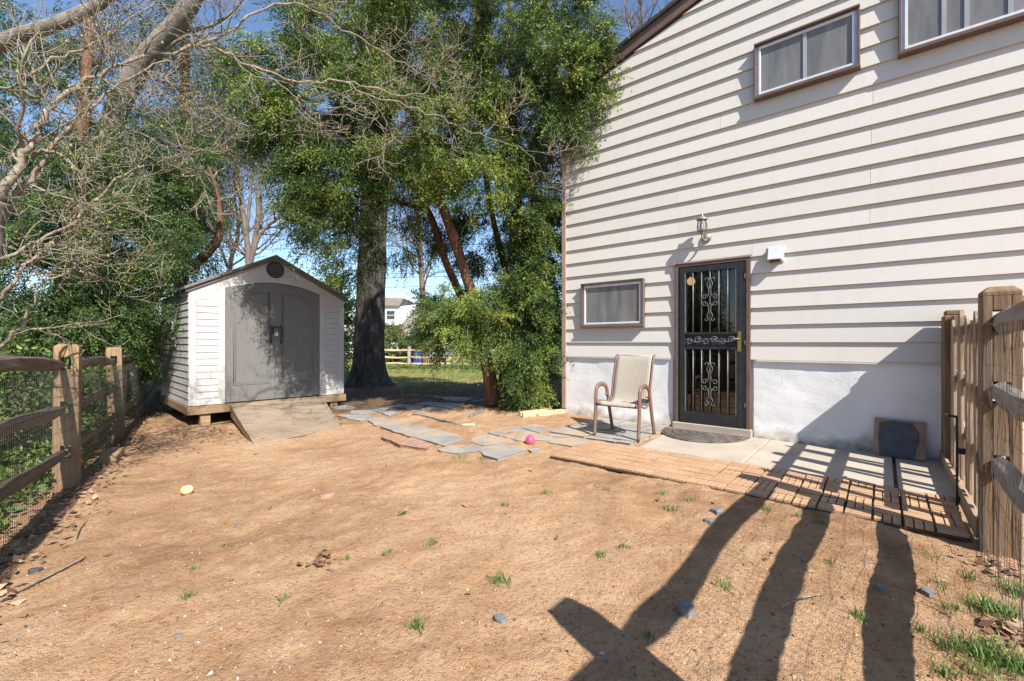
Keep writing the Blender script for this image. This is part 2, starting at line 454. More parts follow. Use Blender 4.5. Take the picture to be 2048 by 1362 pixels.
# plants
def bark(name, c1, c2, c3, st=(6, 6, 0.8), scale=3.0, b=0.9, bd=0.03):
    t = MT(name, 0.95, 0.1)
    v = t.map(st); n = t.noise(scale, 6, v, 0.65, 0.4)
    t.color(t.ramp(n, [(0.3, c1), (0.52, c2), (0.72, c3)])); t.bump(n, b, bd); return t.m
M['poplar_bark'] = bark('poplar_bark', (0.04, 0.034, 0.028), (0.105, 0.09, 0.075), (0.20, 0.175, 0.148), (7, 7, 0.7), 2.4, 1.0, 0.06)
M['yew_bark'] = bark('yew_bark', (0.08, 0.04, 0.028), (0.18, 0.095, 0.06), (0.29, 0.165, 0.105), (10, 10, 1.2), 3)
M['dog_bark'] = bark('dogwood_bark', (0.14, 0.115, 0.088), (0.26, 0.215, 0.165), (0.38, 0.32, 0.25), (8, 8, 8), 4, 0.5, 0.01)
M['grey_bark'] = bark('grey_bark', (0.11, 0.095, 0.08), (0.20, 0.175, 0.15), (0.30, 0.265, 0.23), (5, 5, 2), 3, 0.7, 0.02)
M['far_bark'] = bark('far_bark', (0.11, 0.085, 0.07), (0.19, 0.15, 0.125), (0.27, 0.215, 0.18), (3, 3, 1), 2, 0.4, 0.02)
def leaf(name, stops, rough=0.5, trans=0.2):
    t = MT(name, rough, 0.35)
    c = t.ramp(t.attr(), stops)
    t.color(c)
    tr = t.N.new('ShaderNodeBsdfTranslucent'); t.L.new(c, tr.inputs['Color'])
    mx = t.N.new('ShaderNodeMixShader'); mx.inputs[0].default_value = trans
    t.L.new(t.b.outputs[0], mx.inputs[1]); t.L.new(tr.outputs[0], mx.inputs[2])
    t.L.new(mx.outputs[0], t.N['Material Output'].inputs['Surface'])
    return t.m
M['yew_leaf'] = leaf('yew_leaf', [(0.0, (0.026, 0.052, 0.016)), (0.35, (0.088, 0.145, 0.031)), (0.7, (0.20, 0.265, 0.05)), (1.0, (0.34, 0.35, 0.06))])
M['hem_leaf'] = leaf('hemlock_leaf', [(0.0, (0.032, 0.060, 0.020)), (0.45, (0.075, 0.13, 0.034)), (0.8, (0.145, 0.215, 0.048)), (1.0, (0.24, 0.28, 0.06))])
M['droop_leaf'] = leaf('drooping_leaf', [(0.0, (0.05, 0.06, 0.022)), (0.5, (0.09, 0.10, 0.035)), (1.0, (0.16, 0.15, 0.05))])
M['shrub_leaf'] = leaf('shrub_leaf', [(0.0, (0.07, 0.12, 0.025)), (0.5, (0.14, 0.21, 0.04)), (1.0, (0.27, 0.30, 0.06))])
M['mix_leaf'] = leaf('mixed_leaf', [(0.0, (0.05, 0.10, 0.03)), (0.5, (0.11, 0.17, 0.05)), (0.8, (0.19, 0.20, 0.07)), (1.0, (0.30, 0.17, 0.09))])
M['grass'] = leaf('grass_blade', [(0.0, (0.06, 0.13, 0.02)), (0.6, (0.13, 0.22, 0.04)), (0.85, (0.25, 0.26, 0.09)), (1.0, (0.42, 0.34, 0.18))])
M['litter'] = leaf('dead_leaf', [(0.0, (0.12, 0.065, 0.035)), (0.5, (0.26, 0.15, 0.085)), (1.0, (0.45, 0.31, 0.20))], 0.8, 0.1)
M['bud'] = leaf('bud', [(0.0, (0.36, 0.31, 0.24)), (0.5, (0.28, 0.28, 0.10)), (1.0, (0.32, 0.36, 0.09))], 0.6, 0.2)
t = MT('pebble', 0.85, 0.2); t.color(t.ramp(t.attr(), [(0.0, (0.17, 0.09, 0.048)), (0.7, (0.38, 0.235, 0.135)), (0.9, (0.50, 0.39, 0.28)), (1.0, (0.36, 0.36, 0.38))])); M['pebble'] = t.m
M['wire'] = simple('fence_wire', (0.09, 0.085, 0.08), (0.16, 0.15, 0.145), 30, 0.5, 0.4, bump=0, metal=0.5)
M['far_white'] = simple('far_white', (0.66, 0.67, 0.69), (0.74, 0.74, 0.75), 3, 0.7, bump=0)
M['far_roof'] = simple('far_roof', (0.20, 0.17, 0.15), (0.30, 0.26, 0.23), 5, 0.9, 0.2, bump=0.3)
M['far_glass'] = simple('far_glass', (0.03, 0.035, 0.04), (0.06, 0.065, 0.07), 2, 0.1, 0.5, bump=0)
M['brick'] = simple('brick', (0.28, 0.20, 0.15), (0.40, 0.30, 0.23), 9, 0.9, bump=0.2)
M['blue'] = simple('blue_tarp', (0.02, 0.06, 0.30), (0.03, 0.09, 0.42), 4, 0.5, bump=0.1)
# ================================================================== GROUND
fx = np.concatenate([np.arange(-8.5, -4.5, .06), np.arange(-4.5, 4.0, .028), np.arange(4.0, 6.5, .06)]); fy = np.concatenate([np.arange(-.5, 1.0, .06), np.arange(1.0, 6.0, .028), np.arange(6.0, 12.0, .06)])
ex = np.geomspace(0.12, 420, 34)
gx = np.concatenate([(-8.5 - ex)[::-1], fx, 6.45 + ex])
gy = np.concatenate([(-0.5 - ex)[::-1], fy, 11.95 + ex])
GX, GY = np.meshgrid(gx, gy)
# the zone under the patio stays a little lower than the paving
TT = GX * ES.x + GY * ES.y; NN = GX * EN.x + GY * EN.y
pav = ((TT > -2.45) & (TT < 0.36) & (NN > 3.72) & (NN < 4.56)) | ((TT > -2.02) & (TT < 0.36) & (NN > 4.4) & (NN < 5.95)) | ((TT > 0.3) & (TT < 0.7) & (NN > 4.5) & (NN < 5.95))
amp = np.where((np.abs(GX) < 9) & (GY < 13) & (GY > -1), 1.0, 0.0) * np.where(pav, 0.1, 1.0)
GZ = gz(GX, GY)
GZ = GZ + amp * (0.030 * (vnoise(GX * 1.1, GY * 1.1, 1) - .5) + 0.022 * (vnoise(GX * 4, GY * 4, 2) - .5) + 0.016 * (vnoise(GX * 11, GY * 11, 3) - .5) + 0.011 * (vnoise(GX * 24, GY * 24, 9) - .5))
GZ = np.where(pav, np.minimum(GZ, -0.06), GZ)
ny, nx = GX.shape
idx = np.arange(nx * ny).reshape(ny, nx)
faces = np.stack([idx[:-1, :-1], idx[:-1, 1:], idx[1:, 1:], idx[1:, :-1]], -1).reshape(-1, 4)
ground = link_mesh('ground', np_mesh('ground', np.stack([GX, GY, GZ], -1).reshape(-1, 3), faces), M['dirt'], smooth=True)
tag(ground, 'bare reddish brown dirt yard running back to a thin lawn', 'ground', kind='structure')

# ================================================================== PATIO: concrete, deck tiles, flagstones
patio = empty('concrete_patio', TN(-1, 5.2), -PHI)
tag(patio, 'pale concrete slab between the deck tiles and the house wall', 'patio', kind='structure')
def slab(name, t0, t1, n0, n1, z0, z1, mat, parent, base=(-1, 5.2), skew=0.0):
    m = MB()
    bt, bn = base
    m.prism([(t0 - bt + skew, n0 - bn, z0), (t1 - bt, n0 - bn, z0), (t1 - bt, n1 - bn, z0), (t0 - bt, n1 - bn, z0)], (0, 0, z1 - z0))
    return m.build(name, mat, parent, bevel=0.006)
slab('concrete_slab', -2.12, -1.02, 4.56, 5.915, -.09, .004, M['concrete'], patio, skew=0.10)
slab('concrete_slab', -1.008, 0.06, 4.56, 5.915, -.09, .000, M['concrete'], patio)
slab('concrete_slab', 0.085, 0.46, 4.58, 5.91, -.10, -.006, M['concrete'], patio)

strip = empty('deck_tile_strip', TN(-2.57, 3.66), -PHI)
tag(strip, 'strip of orange wooden deck tiles laid on the dirt', 'deck tiles', kind='structure')
TS = 0.2955
sl = MB().box(-.063, .063, -.0195, .0195, 0.0, .016)
SL = sl.mesh('slat')
SL.materials.append(M['deck'])
nslat = 0
for cxi in range(10):
    for r in range(3):
        far_tile = (cxi < 2 and r == 2) or (cxi == 0)
        tl = MB().box(0.002, TS - .003, 0.002, TS - .003, -.018, -.002).build('deck_tile', M['deck_base'], strip)
        tl.location = (cxi * TS + random.uniform(-.002, .002), r * TS, -.012 + random.uniform(-.003, .003))
        tl.scale = (1, .995, 1)
        tl.rotation_euler = (random.uniform(-.006, .006), random.uniform(-.006, .006), random.uniform(-.008, .008))
        mb = MB()
        for qx in range(2):
            for qy in range(2):
                hor = (qx + qy + cxi + r) % 2 == 0
                c0 = np.array([TS * .25 + qx * TS * .5, TS * .25 + qy * TS * .5])
                for k in (-1, 0, 1):
                    off = np.array([0, k * .046]) if hor else np.array([k * .046, 0])
                    if far_tile:
                        h = (.067, .0205) if hor else (.0205, .067)
                        p_ = c0 + off
                        mb.box(p_[0] - h[0], p_[0] + h[0], p_[1] - h[1], p_[1] + h[1], 0, .016)
                    else:
                        s_ = bpy.data.objects.new('slat', SL); col.objects.link(s_); s_.parent = tl
                        s_.location = (c0[0] + off[0], c0[1] + off[1], 0)
                        s_.rotation_euler = (0, 0, 0 if hor else math.pi / 2)
                        s_.scale = (1.07, 0.99, 1)
                        nslat += 1
        if far_tile:
            tag(mb.build('slats', M['deck'], tl), kind='stuff')

path = empty('flagstone_path', G(980, 870))
tag(path, 'irregular grey flagstone path from the shed ramp to the chair', 'path', kind='structure')
def crop5(pts): return [(650 + a / 3.724, 740 + b / 3.724) for a, b in pts]
stones = [crop5(q) for q in [
    [(90, 345), (250, 335), (420, 362), (330, 392), (180, 372)],
    [(320, 385), (420, 364), (640, 400), (600, 420), (380, 428)],
    [(410, 440), (600, 424), (700, 412), (805, 440), (730, 498), (640, 503)],
    [(655, 510), (735, 502), (812, 446), (905, 468), (1082, 505), (890, 572), (785, 540)],
    [(842, 600), (930, 568), (1165, 562), (1148, 608), (1000, 630), (870, 615)],
    [(1155, 606), (1180, 578), (1330, 556), (1500, 592), (1490, 608), (1290, 668), (1185, 640)],
    [(1092, 540), (1120, 492), (1210, 482), (1465, 545), (1310, 558), (1180, 570)],
    [(1215, 475), (1290, 432), (1420, 422), (1505, 452), (1695, 510), (1688, 535), (1560, 530), (1490, 542)],
    [(1440, 425), (1560, 405), (1750, 450), (1880, 482), (1810, 508), (1705, 503)],
    [(1660, 545), (1720, 517), (1850, 502), (1990, 530), (1950, 553), (1840, 573)],
    [(1515, 595), (1610, 582), (1600, 600), (1540, 612)]]]
# shaded walk behind
stones += [crop5(q) for q in [
    [(30, 262), (130, 255), (245, 285), (160, 298), (60, 290)], [(200, 305), (330, 300), (400, 318), (290, 338), (190, 330)],
    [(345, 303), (440, 285), (560, 290), (480, 312), (415, 318)], [(420, 326), (500, 313), (640, 318), (560, 338), (470, 345)],
    [(455, 280), (560, 258), (660, 262), (580, 286)], [(590, 290), (670, 264), (780, 275), (690, 300)], [(655, 310), (780, 296), (840, 303), (700, 330)],
    [(670, 258), (780, 240), (900, 248), (800, 270)], [(800, 275), (910, 250), (1040, 252), (930, 285)], [(700, 300), (800, 280), (920, 288), (790, 310)],
    [(860, 212), (930, 200), (1060, 206), (1010, 222), (900, 226)], [(905, 230), (1020, 224), (1080, 208), (1190, 210), (1180, 228), (1060, 242)],
    [(1585, 215), (1660, 190), (1730, 192), (1745, 225), (1660, 235)], [(1600, 180), (1690, 165), (1730, 170), (1728, 186), (1640, 192)], [(1575, 245), (1640, 238), (1750, 240), (1755, 290), (1650, 270)]]]
def stone_obj(pts3, th, name, mat, parent, loc):
    c = sum((Vector(p) for p in pts3), Vector()) / len(pts3)
    # rough outline: subdivide edges and jitter
    out = []
    n = len(pts3)
    for i in range(n):
        a, b = Vector(pts3[i]), Vector(pts3[(i + 1) % n])
        L = (b - a).length; k = max(1, int(L / .12))
        for j in range(k):
            q = a.lerp(b, j / k)
            if j: q += Vector((random.uniform(-1, 1), random.uniform(-1, 1), 0)) * .012
            out.append(q - loc)
    m = MB().prism(out, (0, 0, -th))
    m.f[0], m.f[1] = tuple(reversed(m.f[0])), tuple(reversed(m.f[1]))
    o = m.build(name, mat, parent, bevel=.006)
    return o
for q in stones:
    p3 = [G(x, y, .0) for x, y in q]
    zt = max(p.z for p in p3) * .5 + sum(p.z for p in p3) / len(p3) * .5 + .006
    nrm = [(p.x, p.y, .55 * zt + .45 * (p.z + .010)) for p in p3]
    stone_obj(nrm, .055, 'flagstone', M['flag'], path, path.location)
# cut stones under the chair, between the tiles and the wall
xs = [(.66, 1.06), (1.07, 1.45), (1.46, 1.75)]
for r, (p0, p1) in enumerate(((.03, .42), (.44, .80), (.82, 1.20), (1.22, 1.34))):
    for a, b in xs:
        j = [random.uniform(-.02, .02) for _ in range(8)]
        off = (.12 if r % 2 else 0)
        a2 = a + (off if a > .8 else 0); b2 = b + (off if b < 1.7 else 0)
        b2 = b2
        if b2 - a2 < .1: continue
        q = [W(a2 + .008, p1 + .0, 0), W(b2 - .008, p1 + .0, 0), W(b2 - .008, p0 + .008, 0), W(a2 + .008, p0 + .008, 0)]
        zz = .006 + random.uniform(-.004, .004)
        stone_obj([(v.x, v.y, zz + .012 + max(0, g(v.x, v.y)) * .8) for v in q], .09, 'flagstone', M['flag'], path, path.location)
# red edging stones beside the path
for i, (q, lab) in enumerate([([(763, 872), (772, 866), (812, 882), (860, 893), (852, 897), (800, 889)], 'long reddish edging stone along the near side of the flagstone path'),
                      ([(812, 884), (828, 876), (862, 888), (854, 897), (835, 893)], 'short reddish edging stone at the right end of the long one'),
                      ([(1042, 818), (1100, 812), (1108, 818), (1075, 829), (1046, 824)], 'flat red stone under the bushy evergreen beside the lumber')]):
    p3 = [G(x, y, .035) for x, y in q]
    c = sum(p3, Vector()) / len(p3); c.z = g(c.x, c.y)
    o = stone_obj(p3, .075, 'edging_stone', M['redstone'], None, c)
    o.location = c
    tag(o, lab, 'stone', 'red edging stones')

# ================================================================== HOUSE
house = empty('house', W(0, 0, 0), -PHI)
tag(house, 'cream lap sided house with brown trim and whitewashed foundation', 'house')
WIN = [(.36, 1.344, 1.345, 2.01), (2.70, 3.68, 3.965, 4.615), (3.98, 5.75, 3.955, 5.15)]
DOOR = (1.757, 2.654, 0.0, 2.15)
RK0, RKS = 4.86, .305
LEN = 9.0
def rake(s): return min(RK0 + RKS * s, RK0 + RKS * (LEN - s))
# solid body behind the cladding, as wall panels leaving the door open
mb = MB()
bodyp = .05                     # body starts this far behind the cladding plane
def wall_piece(s0, s1, z0, z1, y0=.004, y1=.16):
    mb.box(s0, s1, y0, y1, z0, z1)
wall_piece(0, DOOR[0], -.3, 4.8); wall_piece(DOOR[1], LEN, -.3, 4.8); wall_piece(DOOR[0], DOOR[1], DOOR[3], 4.8); wall_piece(DOOR[0], DOOR[1], -.3, -.001)
mb.prism([(0, .004, 4.802), (LEN, .004, 4.802), (LEN / 2, .004, RK0 + RKS * LEN / 2 - .05)], (0, .156, 0))
mb.box(0, .15, .165, 9, -.3, 4.8); mb.box(LEN - .15, LEN, .165, 9, -.3, 4.8); mb.box(0, LEN, 9.005, 9.15, -.3, 4.8)
mb.build('wall', M['siding'], house)
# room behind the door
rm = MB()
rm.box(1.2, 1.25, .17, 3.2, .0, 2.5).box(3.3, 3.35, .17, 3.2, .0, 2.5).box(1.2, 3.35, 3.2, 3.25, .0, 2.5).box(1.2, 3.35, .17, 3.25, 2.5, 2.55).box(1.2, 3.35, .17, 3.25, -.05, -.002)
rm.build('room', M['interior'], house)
gl = MB().lathe([(.001, -.06), (.033, -.053), (.056, -.028), (.063, 0), (.056, .028), (.033, .053), (.02, .066)], (1.539, 1.28, 2.09), 20)
gl.build('ceiling_globe', M['globe'], house, True)
# foundation
nxs, nzs = 160, 30
def found(s0, s1, name='foundation'):
    n = max(2, int((s1 - s0) / .05))
    S, Zv = np.meshgrid(np.linspace(s0, s1, n), np.linspace(-.25, .945, nzs))
    D = .016 * (vnoise(S * 2.1, Zv * 2.1, 5) - .5) + .006 * (vnoise(S * 9, Zv * 9, 6) - .5) + .003 * (vnoise(S * 25, Zv * 25, 7) - .5)
    flare = .02 * np.clip((.18 - Zv) / .2, 0, 1)
    V = np.stack([S, -.004 + 0 * S - D - .006 - flare, Zv], -1).reshape(-1, 3)
    ii = np.arange(V.shape[0]).reshape(nzs, n)
    f = np.stack([ii[:-1, :-1], ii[:-1, 1:], ii[1:, 1:], ii[1:, :-1]], -1).reshape(-1, 4)
    link_mesh(name, np_mesh(name, V, f), M['stucco'], house, True)
found(.02, DOOR[0] - .03)
found(DOOR[1] + .03, LEN)
# siding boards
Z0, EXP = .925, .2032
joints = {}
for x, y in [(1353, 124), (1442, 250), (1357, 335), (1356, 393), (1357, 455), (1746, 196), (1743, 275), (1741, 354), (1740, 432), (1505, 495), (1294, 550)]:
    s = wall_s(x); Zd = N0 / ((x - CX) / F * EN.x + EN.y)
    z = CAMZ + (HY - y) * Zd / F
    joints.setdefault(int((z - Z0) // EXP), []).append(s)
for k in range(14, 27):
    joints.setdefault(k, []).append(5.9 + (k * 1.37) % 1.4)
def board_piece(m, poly, z0):
    fr = [(s, -(.006 + .025 * (1 - (z - z0) / EXP)), z) for s, z in poly]
    bk = [(s, .002, z) for s, z in poly]
    n = len(poly)
    m.add(fr + bk, [tuple(range(n))] + [(i, n + i, n + (i + 1) % n, (i + 1) % n) for i in range(n)])
OPEN = WIN + [DOOR]
k = 0
while Z0 + k * EXP < 6.2:
    z0, z1 = Z0 + k * EXP, Z0 + (k + 1) * EXP
    sa0 = max(.045, (z0 - RK0) / RKS + .10); sa1 = max(.045, (z1 - RK0) / RKS + .10)
    if sa0 > LEN / 2: break
    full = [o for o in OPEN if o[2] <= z0 + .01 and o[3] >= z1 - .01]
    brk = sorted([max(sa0, sa1)] + [j for j in joints.get(k, []) if j > max(sa0, sa1) + .2] + [LEN - max(sa0, .045)])
    # boards between joints
    segs = []
    for a, b in zip(brk[:-1], brk[1:]):
        cur = a
        for o in sorted(full):
            if o[1] <= cur or o[0] >= b: continue
            if o[0] > cur: segs.append((cur, o[0]))
            cur = o[1]
        if cur < b: segs.append((cur, b))
    for i, (a, b) in enumerate(segs):
        m = MB()
        part = [o for o in OPEN if o not in full and o[3] > z0 and o[2] < z1 and o[1] > a and o[0] < b]
        cuts = sorted({a + .0012, b - .0012} | {max(a, min(b, o[0])) for o in part} | {max(a, min(b, o[1])) for o in part})
        if i == 0 and a == max(sa0, sa1) and sa1 > sa0 + .01:
            m.__class__  # slanted end under the rake
            board_piece(m, [(sa0, z0), (a, z0), (a, z1 - .002)], z0)
        for c0, c1 in zip(cuts[:-1], cuts[1:]):
            if c1 - c0 < .003: continue
            mid = (c0 + c1) / 2
            oo = [o for o in part if o[0] - 1e-4 < mid < o[1] + 1e-4]
            if not oo:
                board_piece(m, [(c0, z0), (c1, z0), (c1, z1 - .002), (c0, z1 - .002)], z0)
            else:
                o = oo[0]
                if o[2] > z0 + .004: board_piece(m, [(c0, z0), (c1, z0), (c1, o[2]), (c0, o[2])], z0)
                if o[3] < z1 - .004: board_piece(m, [(c0, o[3]), (c1, o[3]), (c1, z1 - .002), (c0, z1 - .002)], z0)
        if m.f: m.build('siding_board', M['siding'], house)
    k += 1
# corner board, starter trim, rake board and roof
MB().box(-.012, .062, -.042, .10, .10, RK0 - .03).build('corner_board', M['taupe_trim'], house, bevel=.004)
MB().box(.062, DOOR[0] - .06, -.0405, .003, Z0 - .022, Z0 - .003).build('starter_strip', M['siding'], house)
MB().box(DOOR[1] + .06, LEN, -.0405, .003, Z0 - .022, Z0 - .003).build('starter_strip', M['siding'], house)
def rk(s): return RK0 + RKS * s
for sg in (0, 1):
    f = (lambda s: s) if sg == 0 else (lambda s: LEN - s)
    m = MB().prism([(f(-.28), -.05, rk(-.28) + .0), (f(LEN / 2 - .004), -.05, rk(LEN / 2) + .0), (f(LEN / 2 - .004), -.05, rk(LEN / 2) + .15), (f(-.28), -.05, rk(-.28) + .15)], (0, .06, 0))
    m.build('rake_board', M['brown_trim'], house)
    m = MB().prism([(f(-.33), -.09, rk(-.33) + .155), (f(LEN / 2), -.09, rk(LEN / 2) + .155), (f(LEN / 2), -.09, rk(LEN / 2) + .20), (f(-.33), -.09, rk(-.33) + .20)], (0, 9.4, 0))
    m.build('roof', M['shingle'], house)
# windows: box frame proud of the wall, aluminium sash, screen, mullions
def window(s0, s1, z0, z1, mull=(), proud=.085):
    w = MB().box(s0 - .01, s1 + .01, -.006, .003, z0 - .01, z1 + .01).build('window', M['dark_vent'], house)
    fr = MB(); fw = .038
    fr.box(s0, s1, -proud - .012, -.006, z1 - .022, z1).box(s0 - .004, s1 + .004, -proud - .02, -.006, z0, z0 + .03)
    fr.box(s0, s0 + fw * .6, -proud, -.006, z0 + .0305, z1 - .0225).box(s1 - fw * .6, s1, -proud, -.006, z0 + .0305, z1 - .0225)
    fr.build('frame', M['brown_trim'], w, bevel=.003)
    lip = MB()
    a0, a1, b0, b1 = s0 + .045, s1 - .045, z0 + .05, z1 - .045
    pf = -proud + .03
    lip.box(a0, a1, pf - .014, pf + .01, b1 - .024, b1).box(a0, a1, pf - .014, pf + .01, b0, b0 + .024)
    lip.box(a0, a0 + .022, pf - .0135, pf + .01, b0 + .0245, b1 - .0245).box(a1 - .022, a1, pf - .0135, pf + .01, b0 + .0245, b1 - .0245)
    lip.build('sash', M['white_alu'], w, bevel=.002)
    ch = MB()
    ch.box(s0 + .023, a0 - .001, pf, -.008, z0 + .031, z1 - .023).box(a1 + .001, s1 - .023, pf, -.008, z0 + .031, z1 - .023)
    ch.box(a0, a1, pf, -.008, z0 + .031, b0 - .001).box(a0, a1, pf, -.008, b1 + .001, z1 - .023)
    ch.build('channel', M['grey_alu'], w)
    es = sorted([a0 + .02] + list(mull) + [a1 - .02])
    for e0, e1 in zip(es[:-1], es[1:]):
        MB().box(e0 + .004, e1 - .004, pf + .004, pf + .007, b0 + .02, b1 - .02).build('pane', M['screen'], w)
    for q in mull:
        MB().box(q - .017, q + .017, pf - .006, pf + .010, b0 + .0245, b1 - .0245).build('mullion', M['curtain'], w)
window(*WIN[0])
window(*WIN[1], mull=(wall_s(1611),))
window(*WIN[2], mull=(wall_s(1887), wall_s(1932), wall_s(2019)))

# iron security door
d = empty('door', (0, 0, 0)); d.parent = house
s0, s1, z0, z1 = DOOR
m = MB()
m.box(s0, s0 + .045, -.05, .16, .0, z1).box(s1 - .045, s1, -.05, .16, .0, z1).box(s0 + .046, s1 - .046, -.05, .16, z1 - .045, z1)
m.build('door_frame', M['brown_trim'], d, bevel=.003)
MB().box(s0 - .02, s1 + .02, -.062, -.052, z1 + .001, z1 + .016).build('drip_cap', M['taupe_trim'], d)
a0, a1, b0, b1 = s0 + .052, s1 - .052, .095, z1 - .052
yf, yb = -.055, -.018
m = MB()
m.box(a0 - .005, a0 + .02, yf + .012, yb + .02, b0 - .03, b1).box(a1 - .03, a1 + .005, yf + .012, yb + .02, b0 - .03, b1)
m.build('jamb', M['black_metal'], d, bevel=.002)
c0, c1 = a0 + .022, a1 - .034
midz0, midz1 = 1.04, 1.255
m = MB()
st = .062
m.box(c0, c0 + st, yf, yb, b0, b1 - .004).box(c1 - st, c1, yf, yb, b0, b1 - .004)
m.box(c0 + st + .0005, c1 - st - .0005, yf, yb, b0, b0 + .15).box(c0 + st + .0005, c1 - st - .0005, yf, yb, b1 - .075, b1 - .0045)
m.box(c0 + st + .0005, c1 - st - .0005, yf, yb, midz1 - .03, midz1).box(c0 + st + .0005, c1 - st - .0005, yf, yb, midz0, midz0 + .03)
m.build('stile', M['black_metal'], d, bevel=.003)
i0, i1 = c0 + st, c1 - st
MB().box(i0 + .0005, i1 - .0005, yb + .004, yb + .009, midz1 - .02, b1 - .06).build('glass_pane', M['glass'], d)
MB().box(i0 + .0005, i1 - .0005, yb + .004, yb + .009, b0 + .13, midz0 + .02).build('glass_pane', M['glass'], d)
MB().box(i0 + .0005, i1 - .0005, yb - .006, yb + .009, midz0 + .031, midz1 - .031).build('centre_panel', M['black_metal'], d)
bars = [i0 + (i1 - i0) * f_ for f_ in (.0, .165, .335, .5, .67, .835, 1.0)]
for q in bars[1:-1]:
    for e0, e1 in ((b0 + .145, midz0 + .005), (midz1 - .005, b1 - .07)):
        MB().tube([(q, yf + .010, e0), (q, yf + .010, e1)], .0075, 6).build('bar', M['steel_bar'], d, True)
for q in (bars[0] + .006, bars[-1] - .006):
    for e0, e1 in ((b0 + .145, midz0 + .005), (midz1 - .005, b1 - .07)):
        MB().box(q - .005, q + .005, yf + .002, yf + .02, e0, e1).build('bead', M['steel_bar'], d)
def scroll(cx_, cz_, r, a0_, turns, sgn=1, n=26, tail=None):
    pts = []
    for i in range(n + 1):
        f_ = i / n; a = a0_ + sgn * turns * 2 * math.pi * f_; rr = r * (1 - .72 * f_)
        pts.append((cx_ + rr * math.cos(a), yf + .001, cz_ + rr * math.sin(a)))
    if tail: pts = [(p[0], yf + .001, p[1]) for p in tail] + pts
    return pts
def scrollwork(zc, lean):
    m = MB(); qc = bars[3]
    for sg in (-1, 1):
        x = qc + sg * .034
        m.tube(scroll(x + sg * .026, zc + .035, .036, math.pi if sg > 0 else 0, 1.15, -sg), .0045, 5)
        m.tube(scroll(x + sg * .026, zc - .04, .036, math.pi if sg > 0 else 0, 1.15, sg), .0045, 5)
        m.tube(spline([(x - sg * .012, yf, zc + .05), (x - sg * .022, yf, zc + .13), (x + sg * .0, yf, zc + .2), (x - sg * .02, yf, zc + .245), (x - sg * .005, yf, zc + .275), (x + sg * .02, yf, zc + .265), (x + sg * .018, yf, zc + .245)], 5), .0045, 5)
        m.tube(spline([(x - sg * .012, yf, zc - .06), (x - sg * .022, yf, zc - .14), (x + sg * .0, yf, zc - .2), (x - sg * .018, yf, zc - .235), (x - sg * .002, yf, zc - .262), (x + sg * .02, yf, zc - .25), (x + sg * .016, yf, zc - .232)], 5), .0045, 5)
    m.build('scrollwork', M['steel_bar'], d, True)
scrollwork(1.66, 0); scrollwork(.60, 0)
m = MB()
for i in range(6):
    x = i0 + .06 + i * (i1 - i0 - .12) / 5
    m.tube(scroll(x, 1.15 + (.012 if i % 2 else -.012), .045, math.pi * (0 if i % 2 else 1), 1.4, 1 if i % 2 else -1), .0045, 5)
m.tube(spline([(i0 + .01, yf - .002, 1.17), (i0 + .16, yf - .002, 1.13), (i0 + .3, yf - .002, 1.17), (i0 + .45, yf - .002, 1.13), (i1 - .01, yf - .002, 1.16)], 6), .005, 5)
m.build('scrollwork', M['steel_bar'], d, True)
m = MB().box(c1 - .05, c1 - .012, yf - .006, yf - .0005, 1.02, 1.26)
m.build('lock_plate', M['brass'], d, bevel=.002)
MB().tube([(c1 - .03, yf - .004, 1.17), (c1 - .03, yf - .045, 1.17), (c1 - .13, yf - .05, 1.165)], .009, 8).build('handle', M['steel_bar'], d, True)
for zz in (.35, 1.1, 1.9):
    MB().box(a1 - .012, a1 + .001, yf + .004, yf + .011, zz, zz + .05).build('hinge', M['steel_bar'], d)
MB().box(s0 - .02, s1 + .02, -.075, .16, -.06, .092).build('threshold', M['concrete'], house, bevel=.008)

# wall lantern
L0 = W(2.136, .028, 0)
lan = empty('wall_lantern', W(2.136, .03, 2.45), -PHI)
tag(lan, 'small bronze coach lantern with clear glass above the iron door', 'lamp')
m = MB().lathe([(.06, 0), (.058, -.01), (.045, -.02), (.03, -.028), (.02, -.034)], (0.02, 0, -.005), 18, 'y')
m.build('back_plate', M['bronze'], lan, True)
m = MB().tube(spline([(.02, -.02, -.01), (.02, -.055, -.05), (.01, -.10, -.04), (.0, -.115, .0), (0, -.115, .03)], 6), .012, 8)
m.build('arm', M['bronze'], lan, True)
yc = -.115
def hexa(r0, r1, za, zb, off=0):
    return [[(r * math.cos(math.pi / 3 * k_ + off), yc + r * math.sin(math.pi / 3 * k_ + off), z) for k_ in range(6)] for r, z in ((r0, za), (r1, zb))]
m = MB().lathe([(.012, .02), (.03, .028), (.036, .04), (.042, .046)], (0, yc, 0), 6); m.build('base_cup', M['bronze'], lan)
gm = MB(); rr_ = [(.038, .046), (.058, .085), (.06, .12), (.05, .18), (.046, .2)]
gm.lathe([(a_ * .96, b_) for a_, b_ in rr_], (0, yc, 0), 6); gm.build('glass', M['lamp_glass'], lan)
m = MB()
for k_ in range(6):
    a_ = math.pi / 3 * k_
    m.tube([(r_ * math.cos(a_), yc + r_ * math.sin(a_), z_) for r_, z_ in rr_], .0042, 5)
m.build('cage', M['bronze'], lan, True)
m = MB().lathe([(.068, .196), (.07, .204), (.05, .222), (.028, .24), (.02, .246), (.012, .262), (.015, .27), (.008, .28), (.004, .30), (.001, .312)], (0, yc, 0), 12)
m.build('cap', M['bronze'], lan, True)
MB().lathe([(.009, .05), (.011, .10), (.016, .125), (.011, .15), (.002, .16)], (0, yc, 0), 10).build('bulb', M['white_alu'], lan, True)
